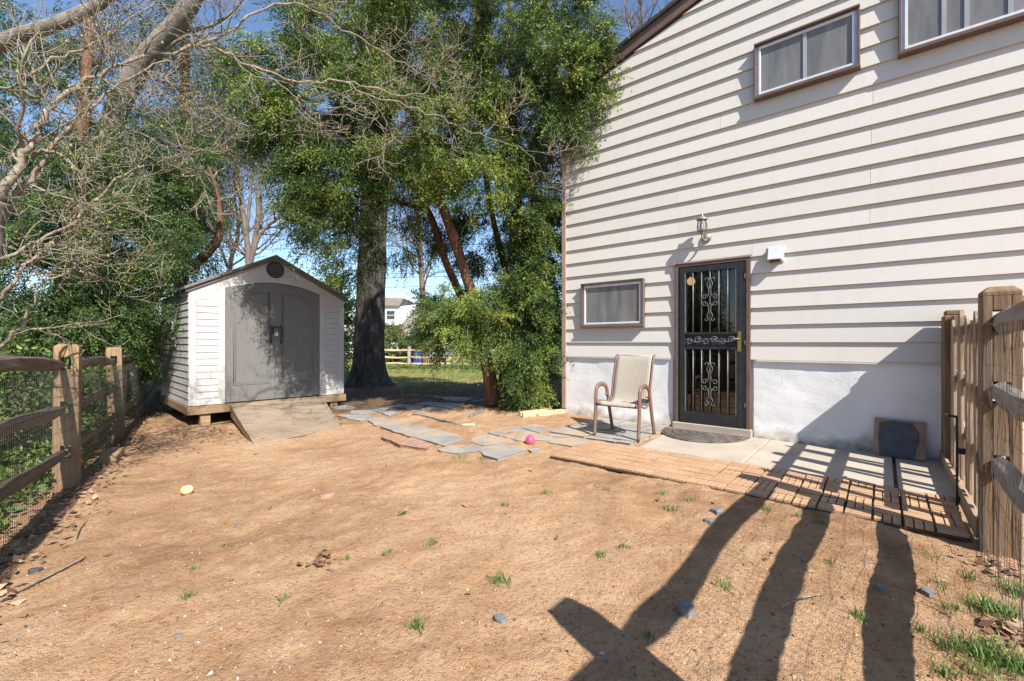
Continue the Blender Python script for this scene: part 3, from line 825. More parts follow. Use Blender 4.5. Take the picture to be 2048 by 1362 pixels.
# dryer vent hood
ven = empty('vent_hood', W(2.913, .02, 2.05), -PHI)
tag(ven, 'small white vent hood on the siding right of the door', 'vent')
MB().box(-.085, .085, -.012, .005, -.005, .18).build('flange', M['vent_white'], ven, bevel=.003)
m = MB().prism([(-.07, -.0125, .17), (-.07, -.05, .165), (-.07, -.11, .02), (-.07, -.0125, .005)], (.14, 0, 0))
m.build('hood', M['vent_white'], ven, bevel=.005)
MB().box(-.055, .055, -.095, -.02, -.004, .004).build('flap', M['dark_vent'], ven)
# ================================================================== THINGS BY THE DOOR
# half-round rubber door mat
mat = empty('door_mat', W(2.17, .13, .006), -PHI)
tag(mat, 'half round brown rubber mat in front of the iron door', 'door mat')
pts = [(-.5, 0, .0)] + [(-.5 * math.cos(a), -.62 * math.sin(a), 0) for a in np.linspace(.02, math.pi - .02, 28)] + [(.5, 0, 0)]
m = MB().prism(pts, (0, 0, .014)); m.build('mat', M['mat'], mat, bevel=.005)
m = MB()
for r in (.92, .74, .56, .38, .2):
    m.tube([(-.5 * r * math.cos(a), -.62 * r * math.sin(a) - .008, .0145) for a in np.linspace(.06, math.pi - .06, 26)], .0075, 6)
m.build('ribs', M['mat'], mat, True)

# sling patio chair
ch = empty('patio_chair', W(1.47, .88, .012), -PHI + math.radians(2))
tag(ch, 'tan sling patio chair with brown metal arms beside the small window', 'chair')
HW = .272
for sg in (-1, 1):
    x = sg * HW
    pth = spline([(x, -.285, .0), (x, -.255, .30), (x, -.245, .50), (x, -.215, .575), (x, -.15, .603), (x, -.05, .60), (x, .03, .56), (x + sg * .0, .065, .47), (x, .13, .25), (x, .215, .0)], 5)
    pth = [p for i, p in enumerate(pth)]
    fm = MB()
    sides = 8
    fm.tube(pth, .029, sides, flat=(.62, 1.0))
    fm.build('arm_frame', M['chair_frame'], ch, True)
    ring = MB()
    ring.tube(spline([(x - sg * .012, -.21, .405), (x - sg * .012, -.10, .355), (x - sg * .012, .0, .355), (x - sg * .012, .07, .41), (x - sg * .012, .03, .47), (x - sg * .012, -.02, .47)], 6), .010, 6)
    ring.build('spring', M['chair_frame'], ch, True)
prof = spline([(-.275, .385), (-.255, .412), (-.19, .414), (-.08, .395), (.03, .38), (.10, .41), (.135, .50), (.165, .62), (.205, .76), (.245, .89), (.275, .945), (.30, .955)], 5)
SW = .238
V = []; Fc = []
nu = 9
for y, z in prof:
    for i in range(nu):
        u = -1 + 2 * i / (nu - 1)
        V.append((u * SW, y + .012 * (1 - u * u) * (1 if z > .45 else 0), z - .014 * (1 - u * u) * (1 if z < .45 else 0)))
for r in range(len(prof) - 1):
    for i in range(nu - 1):
        a = r * nu + i; Fc.append((a, a + 1, a + nu + 1, a + nu))
m = MB().add(V, Fc); o = m.build('sling', M['sling'], ch, True)
md = o.modifiers.new('solid', 'SOLIDIFY'); md.thickness = .004; md.offset = 0
for sg in (-1, 1):
    MB().tube([(sg * (SW + .006), y, z) for y, z in prof], .013, 6).build('side_rail', M['chair_frame'], ch, True)
MB().tube([(-HW, -.262, .375), (HW, -.262, .375)], .014, 6).build('crossbar', M['chair_frame'], ch, True)
MB().tube([(-HW, .085, .375), (HW, .085, .375)], .012, 6).build('crossbar', M['chair_frame'], ch, True)
MB().tube([(-SW, .29, .945), (SW, .29, .945)], .011, 6).build('crossbar', M['sling'], ch, True)

# slate slab on a stone backing leaning on the wall
sb = empty('slate_slab', W(3.985, .17, .004), -PHI)
sb.rotation_euler = (math.radians(-19), 0, -PHI)
tag(sb, 'dark slate slab with a brown rough edge leaning on the white foundation', 'slate slab')
out = [(-.19, 0, 0), (.19, 0, .0), (.185, 0, .2), (.195, 0, .37), (.0, 0, .375), (-.19, 0, .38), (-.195, 0, .18)]
m = MB().prism(out, (0, .022, 0)); m.build('backing', M['redstone'], sb, bevel=.003)
out = [(-.15, -.0085, .006), (.11, -.0085, .004), (.12, -.0085, .1), (.14, -.0085, .16), (.145, -.0085, .26), (.10, -.0085, .345), (-.04, -.0085, .36), (-.15, -.0085, .34), (-.16, -.0085, .2)]
m = MB().prism(out, (0, .0083, 0)); m.build('dark_face', M['slate'], sb, bevel=.003)

# loose lumber by the corner of the house
a, b = G(1045, 836), G(1135, 826)
lum = MB()
dvec = (b - a).normalized(); nvec = Vector((-dvec.y, dvec.x, 0)).normalized()
m = MB().box(0, (b - a).length + .08, -.02, .02, 0, .085)
o = m.build('lumber', M['lumber'], None, bevel=.004); o.location = a + Vector((0, 0, -.005)); o.rotation_euler = (0, 0, math.atan2(dvec.y, dvec.x))
tag(o, 'pale length of lumber on edge at the corner of the house', 'lumber', 'two pieces of lumber')
m = MB().box(0, (b - a).length * .75, -.02, .02, 0, .075)
o = m.build('lumber', M['lumber'], None, bevel=.004); o.location = a + nvec * .16 + dvec * .05; o.location.z = g(o.location.x, o.location.y) - .006; o.rotation_euler = (0, 0, math.atan2(dvec.y, dvec.x) + .10)
tag(o, 'shorter pale lumber lying just behind the longer piece', 'lumber', 'two pieces of lumber')

# pink dome toy and yellow ball
p = G(1060, 888)
o = MB().lathe([(.060, 0), (.063, .01), (.063, .03), (.058, .055), (.046, .08), (.026, .096), (.012, .101), (.009, .108), (.002, .11)], (0, 0, 0), 24).build('dog_toy', M['pink'], None, True)
o.scale = (.86, .86, .86); o.location = p + Vector((0, 0, .012)); tag(o, 'pink dome shaped rubber toy sitting on a flagstone', 'toy')
p = G(374, 990)
o = MB().lathe([(.003, 0), (.026, .006), (.042, .022), (.047, .038), (.043, .056), (.028, .070), (.004, .077)], (0, 0, 0), 22).build('ball', M['yellow'], None, True)
o.location = p + Vector((0, 0, .002)); tag(o, 'pale yellow ball lying on the dirt left of the middle', 'ball')
# block of wood by the left fence
p = G(205, 938)
o = MB().box(-.075, .075, -.26, .26, 0, .11).build('wood_block', M['joist'], None, bevel=.006)
pe = G(238, 905); dv_ = pe - p; o.location = p + dv_ * .5 + Vector((0, 0, -.015)); o.rotation_euler = (.0, .05, math.atan2(dv_.y, dv_.x) - math.pi / 2); tag(o, 'short sawn timber block lying by the left fence post', 'wood block')
# loose slate pieces on the dirt
def rock(x, y, w, h, lab, mat='chip', seed=0):
    rnd = random.Random(seed)
    p = G(x, y); k = p.y / F; r = w * k * .5
    n = 9
    ring = [(r * (1 + rnd.uniform(-.3, .2)) * math.cos(2 * math.pi * i / n), r * .8 * (1 + rnd.uniform(-.3, .2)) * math.sin(2 * math.pi * i / n)) for i in range(n)]
    hh = h
    vs_ = [(a, b, -.01) for a, b in ring] + [(a * .93, b * .93, hh * rnd.uniform(.5, .9)) for a, b in ring] + [(a * .5, b * .5, hh * rnd.uniform(.85, 1.1)) for a, b in ring]
    fs_ = [(i, (i + 1) % n, n + (i + 1) % n, n + i) for i in range(n)] + [(n + i, n + (i + 1) % n, 2 * n + (i + 1) % n, 2 * n + i) for i in range(n)] + [tuple(2 * n + i for i in range(n))]
    o = MB().add(vs_, fs_).build('stone', M[mat], None)
    o.location = p + Vector((0, 0, .002)); o.rotation_euler = (0, 0, rnd.uniform(0, 3))
    tag(o, lab, 'stone', 'loose stones on the dirt')
rock(1370, 1222, 40, .042, 'largest dark grey rock at the edge of the leftmost rail shadow', 'chip', 1)
rock(1437, 1026, 26, .03, 'grey stone chip in the leftmost rail shadow near the deck tiles', 'chip', 2)
rock(1418, 1042, 22, .012, 'thin pale stone flake just below the chip in the rail shadow', 'chip', 3)
rock(1000, 1238, 30, .012, 'flat pale grey slate flake on open dirt near the bottom', 'chip', 4)
rock(656, 993, 28, .02, 'small brown flat stone in the middle of the yard', 'redstone', 5)
rock(604, 1256, 26, .012, 'pale tan flat stone near the bottom left of the yard', 'pebble', 6)
rock(354, 1275, 20, .012, 'small blue grey chip at the bottom left', 'chip', 7)
rock(477, 1051, 18, .010, 'small blue grey chip right of the yellow ball', 'chip', 8)
rock(1760, 1176, 24, .012, 'grey slate flake inside the rightmost rail shadow', 'chip', 9)
rock(1855, 1185, 28, .012, 'long grey slate flake on lit dirt right of the shadows', 'chip', 10)
rock(72, 1142, 26, .014, 'dark blue slate flake by the litter at the far left', 'slate', 11)
rock(191, 1203, 18, .02, 'white pebble on the dirt at the lower left', 'pebble', 12)
rock(1930, 1008, 46, .02, 'flat grey stone at the foot of the picket gate', 'flag', 13)
# surface roots and edging sticks round the evergreen mound
for pts_, lab in [([(828, 829), (850, 833), (880, 840), (915, 848)], 'thin pale root curving along the edge of the flagstone bed'),
                  ([(940, 835), (950, 828), (965, 822)], 'short thick root stub in front of the bushy evergreen trunk'),
                  ([(922, 850), (950, 850)], 'short pale stick at the right end of the curved root')]:
    q = [G(x, y, .012) for x, y in pts_]
    c = q[0].copy()
    o = MB().tube([p - c for p in spline([tuple(v) for v in q], 4)] if len(q) > 2 else [p - c for p in q], .03 if 'thick' in lab else .02, 7).build('root', M['redstone'], None, True) if False else None
    pp = [Vector(v) for v in spline([tuple(v) for v in q], 4)]
    o = MB().tube([v - c for v in pp], .035 if 'thick' in lab else .02, 7).build('root', M['lumber'] if 'stick' in lab else M['grey_bark'], None, True)
    o.location = c; tag(o, lab, 'root')
for i, (pts_, r, lab) in enumerate([([(20, 1275), (60, 1255), (100, 1235), (125, 1225)], .006, 'forked brown stick at the lower left of the yard'),
                                ([(0, 1200), (60, 1170), (120, 1140), (172, 1113)], .007, 'long brown stick pointing up from the left edge'),
                                ([(152, 1075), (165, 1050), (190, 1030), (213, 1012)], .004, 'pale thin stalk by the left fence litter'),
                                ([(1640, 1180 + 8), (1590, 1200), (1560, 1215)], .004, 'thin pale straw stalk between the rail shadows')]):
    q = [Vector(v) for v in spline([tuple(G(x, y, .008)) for x, y in pts_], 4)]
    o = MB().tube([v - q[0] for v in q], [r] * (len(q) - 1) + [r * .4], 5).build('stick', M['dog_bark'], None, True)
    o.location = q[0]; tag(o, lab, 'stick')

# ================================================================== SHED
SA = math.atan2(.719, .695)
shed = empty('shed', (-5.175, 7.13, 0), SA)
tag(shed, 'pale resin garden shed with grey double doors and gable roof', 'shed')
SWD, SDP, SZ0, SZ1, PK = 2.56, 2.5, .10, 2.01, 2.66
def gab(x): return SZ1 + (PK - SZ1) * (1 - abs(x - SWD / 2) / (SWD / 2))
D0, D1 = .50, 2.08
def archz(x): return 2.055 + .15 * (1 - ((x - (D0 + D1) / 2) / ((D1 - D0) / 2)) ** 2)
# body shell, leaving the doorway
m = MB()
m.box(0.012, .03, .012, SDP, SZ0, SZ1 - .02); m.box(SWD - .03, SWD, .012, SDP, SZ0, SZ1 - .02); m.box(.031, SWD - .031, SDP - .03, SDP, SZ0, SZ1 - .02)
m.box(.031, D0 - .001, .012, .03, SZ0, SZ1 - .02); m.box(D1 + .001, SWD - .031, .012, .03, SZ0, SZ1 - .02)
m.build('shell', M['shed_wall'], shed)
# gable front with arch cut out
xsn = np.linspace(D0, D1, 15)
m = MB()
fr = [(0.0, SZ1 - .18), (D0, SZ1 - .18)] + [(x, archz(x)) for x in xsn] + [(D1, SZ1 - .18), (SWD, SZ1 - .18), (SWD, SZ1), (SWD / 2, PK), (0, SZ1)]
# build as strips
cols = [0.0, D0] + list(xsn[1:-1]) + [D1, SWD]
cols = sorted(set(cols) | {SWD / 2})
vs_, fs_ = [], []
for c0_, c1_ in zip(cols[:-1], cols[1:]):
    mid = (c0_ + c1_) / 2
    inside = D0 < mid < D1
    l0 = archz(c0_) if inside else SZ1 - .18; l1 = archz(c1_) if inside else SZ1 - .18
    m.prism([(c0_, -.004, l0), (c1_, -.004, l1), (c1_, -.004, gab(c1_)), (c0_, -.004, gab(c0_))], (0, .014, 0))
m.build('gable_panel', M['shed_wall'], shed)
# corner posts and door posts
for x0, x1 in ((-.005, .10), (D0 - .10, D0), (D1, D1 + .10), (SWD - .10, SWD + .005)):
    MB().box(x0, x1, -.012, .011, SZ0, SZ1 - .181 if (x0 < D0 - .2 or x1 > D1 + .2) else SZ1 - .181).build('corner_post', M['shed_wall'], shed, bevel=.006)
nb = 16; bh = (SZ1 - .181 - SZ0) / nb
bmesh_ = {}
for x0, x1 in ((.101, D0 - .101), (D1 + .101, SWD - .101)):
    for k in range(nb):
        MB().prism([(x0, -.009, SZ0 + k * bh + .006), (x0, -.003, SZ0 + (k + 1) * bh - .003), (x0, .011, SZ0 + (k + 1) * bh - .003), (x0, .011, SZ0 + k * bh + .006)], (x1 - x0, 0, 0)).build('panel_board', M['shed_wall'], shed)
# three boards over the door in the gable
for k in range(3):
    z = SZ1 + .14 + k * .10
    xl = SWD / 2 - (PK - z) / (PK - SZ1) * SWD / 2 + .06
    if k < 1:
        pass
# left side: shingled boards with window
WY0, WY1, WZ0, WZ1 = 1.05, 1.40, 1.05, 1.62
nbs = 17; bhs = (SZ1 - .02 - SZ0) / nbs
for k in range(nbs):
    za, zb = SZ0 + k * bhs, SZ0 + (k + 1) * bhs
    spans = [(.0, SDP)]
    if zb > WZ0 and za < WZ1: spans = [(0, WY0), (WY1, SDP)]
    for y0, y1 in spans:
        MB().prism([(-.016, y0 + .011, za + .006), (-.006, y0 + .011, zb - .002), (.011, y0 + .011, zb - .002), (.011, y0 + .011, za + .006)], (0, y1 - y0 - .012, 0)).build('side_board', M['shed_side'], shed)
w = MB().box(.002, .01, WY0, WY1, WZ0, WZ1).build('window', M['far_glass'], shed)
m = MB().box(-.022, .001, WY0, WY0 + .04, WZ0, WZ1).box(-.022, .001, WY1 - .04, WY1, WZ0, WZ1).box(-.022, .001, WY0 + .0405, WY1 - .0405, WZ0, WZ0 + .04).box(-.022, .001, WY0 + .0405, WY1 - .0405, WZ1 - .04, WZ1).box(-.018, .001, WY0 + .0405, WY1 - .0405, (WZ0 + WZ1) / 2 - .02, (WZ0 + WZ1) / 2 + .02)
m.build('frame', M['white_alu'], w, bevel=.003)
# doors
dm = (D0 + D1) / 2
for sg, (x0, x1) in ((-1, (D0 + .006, dm - .004)), (1, (dm + .004, D1 - .006))):
    xs_ = np.linspace(x0, x1, 9)
    poly = [(x0, .0, SZ0 + .012), (x1, .0, SZ0 + .012)] + [(x, .0, archz(x) - .008) for x in xs_[::-1]]
    dd = MB().prism(poly, (0, .022, 0)).build('door', M['shed_door'], shed, bevel=.003)
    i0_, i1_ = x0 + .12, x1 - .10
    if sg > 0: i0_, i1_ = x0 + .10, x1 - .12
    xs2 = np.linspace(i0_, i1_, 7)
    for off, r in ((0, .007), (.03, .004)):
        lp = [(i0_ + off, -.001, SZ0 + .30 + off), (i1_ - off, -.001, SZ0 + .30 + off)] + [(min(max(x, i0_ + off), i1_ - off), -.001, archz(x) - .17 - off) for x in xs2[::-1]] + [(i0_ + off, -.001, SZ0 + .30 + off)]
        MB().tube(lp, r, 6).build('moulding', M['shed_door'], dd, True)
    hx = dm + sg * .085
    MB().tube(spline([(hx, -.002, 1.12), (hx - sg * .0, -.045, 1.17), (hx, -.05, 1.28), (hx, -.045, 1.38), (hx, -.002, 1.42)], 4), .014, 7).build('handle', M['black_metal'], dd, True)
    MB().box(dm + sg * .03 - .022, dm + sg * .03 + .022, -.02, -.001, 1.30, 1.42).build('hasp', M['black_metal'], dd, bevel=.003)
m = MB().box(dm - .033, dm + .033, -.045, -.021, 1.245, 1.315); m.tube(spline([(dm - .02, -.033, 1.31), (dm - .02, -.033, 1.36), (dm, -.033, 1.38), (dm + .02, -.033, 1.36), (dm + .02, -.033, 1.31)], 4), .006, 6)
m.build('padlock', M['grey_alu'], shed, bevel=.003)
MB().box(dm - .012, dm + .012, -.006, -.0005, SZ0 + .02, archz(dm) - .02).build('astragal', M['shed_door'], shed)
# round gable vent
vx, vz = SWD / 2, 2.44
rv = MB().lathe([(.145, 0), (.15, -.012), (.135, -.022), (.125, -.018), (.124, -.002)], (vx, -.006, vz), 28, 'y').build('gable_vent', M['dark_vent'], shed, True)
for i in range(6):
    z = vz - .10 + i * .04; hw = math.sqrt(max(.122 ** 2 - (z - vz) ** 2, .0004)) * .97
    MB().prism([(vx - hw, -.012, z - .008), (vx - hw, -.026, z - .016), (vx - hw, -.026, z - .012), (vx - hw, -.012, z + .008)], (2 * hw, 0, 0)).build('louvre', M['shed_door'], rv)
# roof and trim
for sg in (0, 1):
    fx_ = (lambda x: x) if sg == 0 else (lambda x: SWD - x)
    sl_ = (PK - SZ1) / (SWD / 2)
    zf = lambda x: SZ1 + sl_ * x
    m = MB().prism([(fx_(-.07), -.07, zf(-.07) + .006), (fx_(SWD / 2), -.07, zf(SWD / 2) + .006), (fx_(SWD / 2), -.07, zf(SWD / 2) + .05), (fx_(-.07), -.07, zf(-.07) + .05)], (0, SDP + .14, 0))
    m.build('roof', M['shed_roof'], shed)
    m = MB().prism([(fx_(-.05), -.035, zf(-.05) - .05), (fx_(SWD / 2), -.035, zf(SWD / 2) - .05), (fx_(SWD / 2), -.035, zf(SWD / 2) + .004), (fx_(-.05), -.035, zf(-.05) + .004)], (0, .028, 0))
    m.build('barge_board', M['shed_roof'], shed)
# floor frame and posts
m = MB().box(-.03, SWD + .03, -.05, -.012, -.035, .095).box(-.03, .008, -.0115, SDP + .05, -.035, .095).box(SWD - .008, SWD + .03, -.0115, SDP + .05, -.035, .095).box(.0085, SWD - .0085, SDP + .012, SDP + .05, -.035, .095).box(.0085, SWD - .0085, -.0115, SDP + .0115, .04, .094)
m.build('floor_frame', M['joist'], shed, bevel=.003)
for x, y in ((.22, .06), (SWD - .2, .06), (.22, SDP - .1), (SWD - .2, SDP - .1), (.22, SDP / 2)):
    MB().box(x - .07, x + .07, y - .07, y + .07, -.45, -.036).build('support_post', M['joist'], shed, bevel=.004)
# ramp
def sh(x, y, z):
    v = Matrix.Rotation(SA, 3, 'Z') @ Vector((x, y, 0)); return Vector((-5.175 + v.x, 7.13 + v.y, z))
ramp = empty('shed_ramp', sh(1.3, -.7, -.27), 0)
tag(ramp, 'weathered plywood ramp leading down from the shed doors', 'ramp')
TL, TR = sh(.56, -.055, .075), sh(2.12, -.055, .075)
BL, BR = G(507, 884, .03), G(682, 851, .03)
BL.z -= .02; BR.z -= .02
rl = ramp.location
top = [TL - rl, TR - rl, BR - rl, BL - rl]
m = MB().prism([tuple(p) for p in top], (0, 0, -.022)); m.f[0], m.f[1] = tuple(reversed(m.f[0])), tuple(reversed(m.f[1]))
m.build('deck_board', M['ply'], ramp)
def seam(f_, w_):
    a_, b_ = TL.lerp(BL, f_) - rl, TR.lerp(BR, f_) - rl; e_ = (BL - TL).normalized() * w_
    MB().prism([a_ + Vector((0, 0, .009)), b_ + Vector((0, 0, .009)), b_ + e_ + Vector((0, 0, .009)), a_ + e_ + Vector((0, 0, .009))], (0, 0, -.010)).build('tread_board', M['ply'], ramp)
seam(.73, .36)
for f_ in (.24, .49):
    a_, b_ = TL.lerp(BL, f_) - rl, TR.lerp(BR, f_) - rl; e_ = (BL - TL).normalized() * .006; u_ = Vector((0, 0, .0015))
    MB().prism([a_ + u_, b_ + u_, b_ + e_ + u_, a_ + e_ + u_], (0, 0, -.004)).build('seam', M['dark_vent'], ramp)
for A_, B_ in ((TL, BL), (TR, BR)):
    a_, b_ = A_ - rl, B_ - rl; e_ = (TR - TL).normalized() * (.04 if A_ is TL else -.04)
    a_ = a_ + e_ * .1; b_ = b_ + e_ * .1
    low = .17
    MB().prism([a_ + Vector((0, 0, -.0225)), b_ + Vector((0, 0, -.0225)), b_ + Vector((0, 0, -.06)), a_ + Vector((0, 0, -.0225 - low))], e_).build('stringer', M['joist'], ramp)

# ================================================================== FENCES
def post_mesh(h, w, dd, holes, hw=.07, hh=.135):
    """slotted post, rails run along local x; slots open along x through faces at +-w/2?  rails pass through along x"""
    m = MB(); bot = -.3
    # local: x along fence, y across. slot goes through along x; seen on faces x=+-w/2. cheeks at y ends
    ch_ = (dd - hw) / 2
    m.box(-w / 2, w / 2, -dd / 2, -dd / 2 + ch_, bot, h - .05); m.box(-w / 2, w / 2, dd / 2 - ch_, dd / 2, bot, h - .05)
    zs = [bot] + [z for c_ in holes for z in (c_ - hh / 2, c_ + hh / 2)] + [h - .05]
    for z0_, z1_ in zip(zs[::2], zs[1::2]):
        m.box(-w / 2, w / 2, -dd / 2 + ch_ + .0002, dd / 2 - ch_ - .0002, z0_, z1_)
    # chamfered cap
    c = .028
    a = [(-w / 2, -dd / 2), (w / 2, -dd / 2), (w / 2, dd / 2), (-w / 2, dd / 2)]
    i = [(-w / 2 + c, -dd / 2 + c), (w / 2 - c, -dd / 2 + c), (w / 2 - c, dd / 2 - c), (-w / 2 + c, dd / 2 - c)]
    m.add([(x, y, h - .0498) for x, y in a] + [(x, y, h - .028) for x, y in a] + [(x, y, h) for x, y in i],
          [(0, 1, 5, 4), (1, 2, 6, 5), (2, 3, 7, 6), (3, 0, 4, 7), (4, 5, 9, 8), (5, 6, 10, 9), (6, 7, 11, 10), (7, 4, 8, 11), (8, 9, 10, 11)])
    return m
def split_rail(a, b, r=(.03, .065), seed=0, n=14):
    """a rough split rail from a to b (local coords), flat section with uneven faces"""
    rnd = random.Random(seed); a = Vector(a); b = Vector(b)
    d_ = (b - a).normalized(); side = Vector((-d_.y, d_.x, 0)).normalized(); up = side.cross(d_) * -1
    if up.z < 0: up = -up
    vs_, fs_ = [], []
    ph = [rnd.uniform(0, 6) for _ in range(4)]
    for i in range(n + 1):
        f_ = i / n; c = a.lerp(b, f_); tap = .62 + .38 * min(1, min(f_, 1 - f_) * 9)
        wob = .012 * math.sin(f_ * 9 + ph[0])
        for k_ in range(6):
            an = k_ * math.pi / 3 + .35
            rr = 1 + .14 * math.sin(f_ * 11 + ph[k_ % 4] + k_) + rnd.uniform(-.06, .06)
            vs_.append(c + side * (math.cos(an) * r[0] * rr * tap) + up * (math.sin(an) * r[1] * rr * tap + wob))
    for i in range(n):
        for k_ in range(6):
            k2 = (k_ + 1) % 6; fs_.append((i * 6 + k_, i * 6 + k2, i * 6 + 6 + k2, i * 6 + 6 + k_))
    fs_ += [tuple(range(5, -1, -1)), tuple(n * 6 + k_ for k_ in range(6))]
    return MB().add(vs_, fs_)
def mesh_wire(m, a, b, z0, z1, dv, dh, r=.0014, wob=0.0, seed=0):
    rnd = random.Random(seed); a = Vector(a); b = Vector(b); L = (b - a).length
    side = Vector((-(b - a).y, (b - a).x, 0)).normalized()
    nv = int(L / dv)
    for i in range(nv + 1):
        f_ = i / nv; za = a.z + (b.z - a.z) * f_; p_ = a.lerp(b, f_)
        k_ = 3 if not wob else 8
        pts = []
        for j in range(k_):
            u = j / (k_ - 1)
            pts.append((p_.x + side.x * wob * .6 * math.sin(i * .9 + u * 7) + rnd.uniform(-wob, wob) * .6, p_.y + side.y * wob * .6 * math.sin(i * .7 + u * 6) + rnd.uniform(-wob, wob) * .6, za + z0 + (z1 - z0) * u))
        m.tube(pts, r, 3)
    nh = int((z1 - z0) / dh)
    for i in range(nh + 1):
        z = z0 + (z1 - z0) * i / nh
        seg = 2 if not wob else 14
        m.tube([(a.x + (b.x - a.x) * u, a.y + (b.y - a.y) * u, a.z + (b.z - a.z) * u + z + (wob * 1.2 * math.sin(u * 19 + i) if wob else 0)) for u in [q / seg for q in range(seg + 1)]], r, 3)

# left fence
LP = [Vector((-4.05 + 1.55 * k_, 4.05 - 2.25 * k_, 0)) for k_ in (3, 2, 1, 0, -1, -2, -3)]
fd = Vector((1.55, -2.25, 0)).normalized(); frot = math.atan2(fd.y, fd.x)
lf = empty('rail_fence', (-4.05, 4.05, g(-4.05, 4.05)), frot)
tag(lf, 'brown split rail fence with wire mesh running along the left side to the shed', 'fence')
inv = lf.matrix_basis.inverted()
hol = [.33, .73, 1.13]
PMl = post_mesh(1.31, .13, .165, hol, hh=.115).mesh('post'); PMl.materials.append(M['post_wood'])
loc = []
for i, p in enumerate(LP):
    pz = Vector((p.x, p.y, g(p.x, p.y))); q = inv @ pz; loc.append(q)
    o = link_mesh('post', PMl, None, lf); o.location = q; o.rotation_euler = (random.uniform(-.02, .02), random.uniform(-.02, .02), 0 if i == 3 else random.uniform(-.06, .06))
    o.scale = (1, 1, 1 + random.uniform(-.02, .02))
for i in range(len(loc) - 1):
    for j, h in enumerate(hol):
        a_ = loc[i] + Vector((-.06, .018, h - .012 + random.uniform(-.01, .01))); b_ = loc[i + 1] + Vector((.06, -.018, h - .012 + random.uniform(-.01, .01)))
        split_rail(a_, b_, (.032, .054), i * 5 + j).build('rail', M['rail_wood'], lf)
m = MB()
for i in range(len(loc) - 1):
    if i in (0,): continue
    mesh_wire(m, loc[i] + Vector((0, .088, 0)), loc[i + 1] + Vector((0, .088, 0)), .0, 1.05, .036, .09, .0013)
m.build('wire_mesh', M['wire'], lf)

# right fence
RT = .49
rf = empty('rail_fence', TN(RT, 3.62, -.03), math.atan2(EN.y, EN.x))
tag(rf, 'weathered split rail fence with loose chicken wire at the right edge', 'fence')
hol2 = [.48, .88, 1.27]
ns = [0.0, -2.55, -4.9]
for k_, n_ in enumerate(ns):
    h = (1.46, 1.60, 1.45)[k_]
    o = post_mesh(h, .15, .15, hol2, hh=.115).build('post', M['post_wood'], rf, bevel=.004)
    o.location = (n_, 0, 0)
for i in range(2):
    for j, h in enumerate(hol2):
        split_rail((ns[i] + .06, .012, h), (ns[i + 1] - .05, -.012, h - .0 + random.uniform(-.02, .02)), (.042, .070), 40 + i * 5 + j, 18).build('rail', M['grey_rail'], rf)
m = MB()
mesh_wire(m, Vector((.02, .085, 0)), Vector((-2.5, .085, 0)), .0, 1.24, .05, .10, .0011, .012, 3)
m.build('wire_mesh', M['wire'], rf)

# picket gate between the right fence and the house wall
gt = empty('picket_gate', TN(RT, 3.75, -.01), math.atan2(EN.y, EN.x))
tag(gt, 'weathered wooden picket gate with a black drop bolt beside the house wall', 'gate')
GL = 2.13        # along local x towards the wall
MB().box(GL - .25, GL - .03, -.075, .075, -.25, 1.38).box(GL - .235, GL - .045, -.06, .06, 1.3805, 1.43).build('post', M['post_wood'], gt, bevel=.01)
MB().box(GL - .46, GL - .256, -.03, .03, .05, 1.37).build('stile', M['post_wood'], gt, bevel=.006)
ph_ = [1.33, 1.22, 1.30, 1.37, 1.36, 1.25, 1.32, 1.28, 1.34, 1.20]
for i in range(7):
    x = .20 + i * .215 + (.0, .05, -.06, .03, -.045, .05, -.02)[i]
    w_ = (.042, .036, .05, .034, .046, .05, .036)[i]; hgt = ph_[i]; y0 = .042
    lean = (.03, -.05, .02, .06, -.03, .04, -.05)[i]
    m = MB().prism([(x - w_, y0, .13), (x + w_, y0, .13), (x + w_ + lean, y0, hgt - .05), (x + w_ * .35 + lean, y0, hgt), (x - w_ * .35 + lean, y0, hgt), (x - w_ + lean, y0, hgt - .05)], (0, .018, 0))
    m.build('picket', M['picket_wood'], gt, bevel=.002)
for z in (.40, .80, 1.19):
    MB().box(.05, GL - .47, -.012, .026, z, z + .095).build('gate_rail', M['picket_wood'], gt, bevel=.003)
MB().box(-.05, GL - .02, .061, .085, .0, .115).build('kick_board', M['picket_wood'], gt, bevel=.003)
m = MB().tube([(.62, .10, -.005), (.62, .10, .62)], .007, 8)
m.tube([(.62, .10, .615), (.62, .14, .62), (.70, .15, .62)], .009, 8)
m.box(.60, .64, .0615, .092, .36, .40).box(.60, .64, .0865, .092, .02, .06)
m.build('drop_bolt', M['black_metal'], gt)
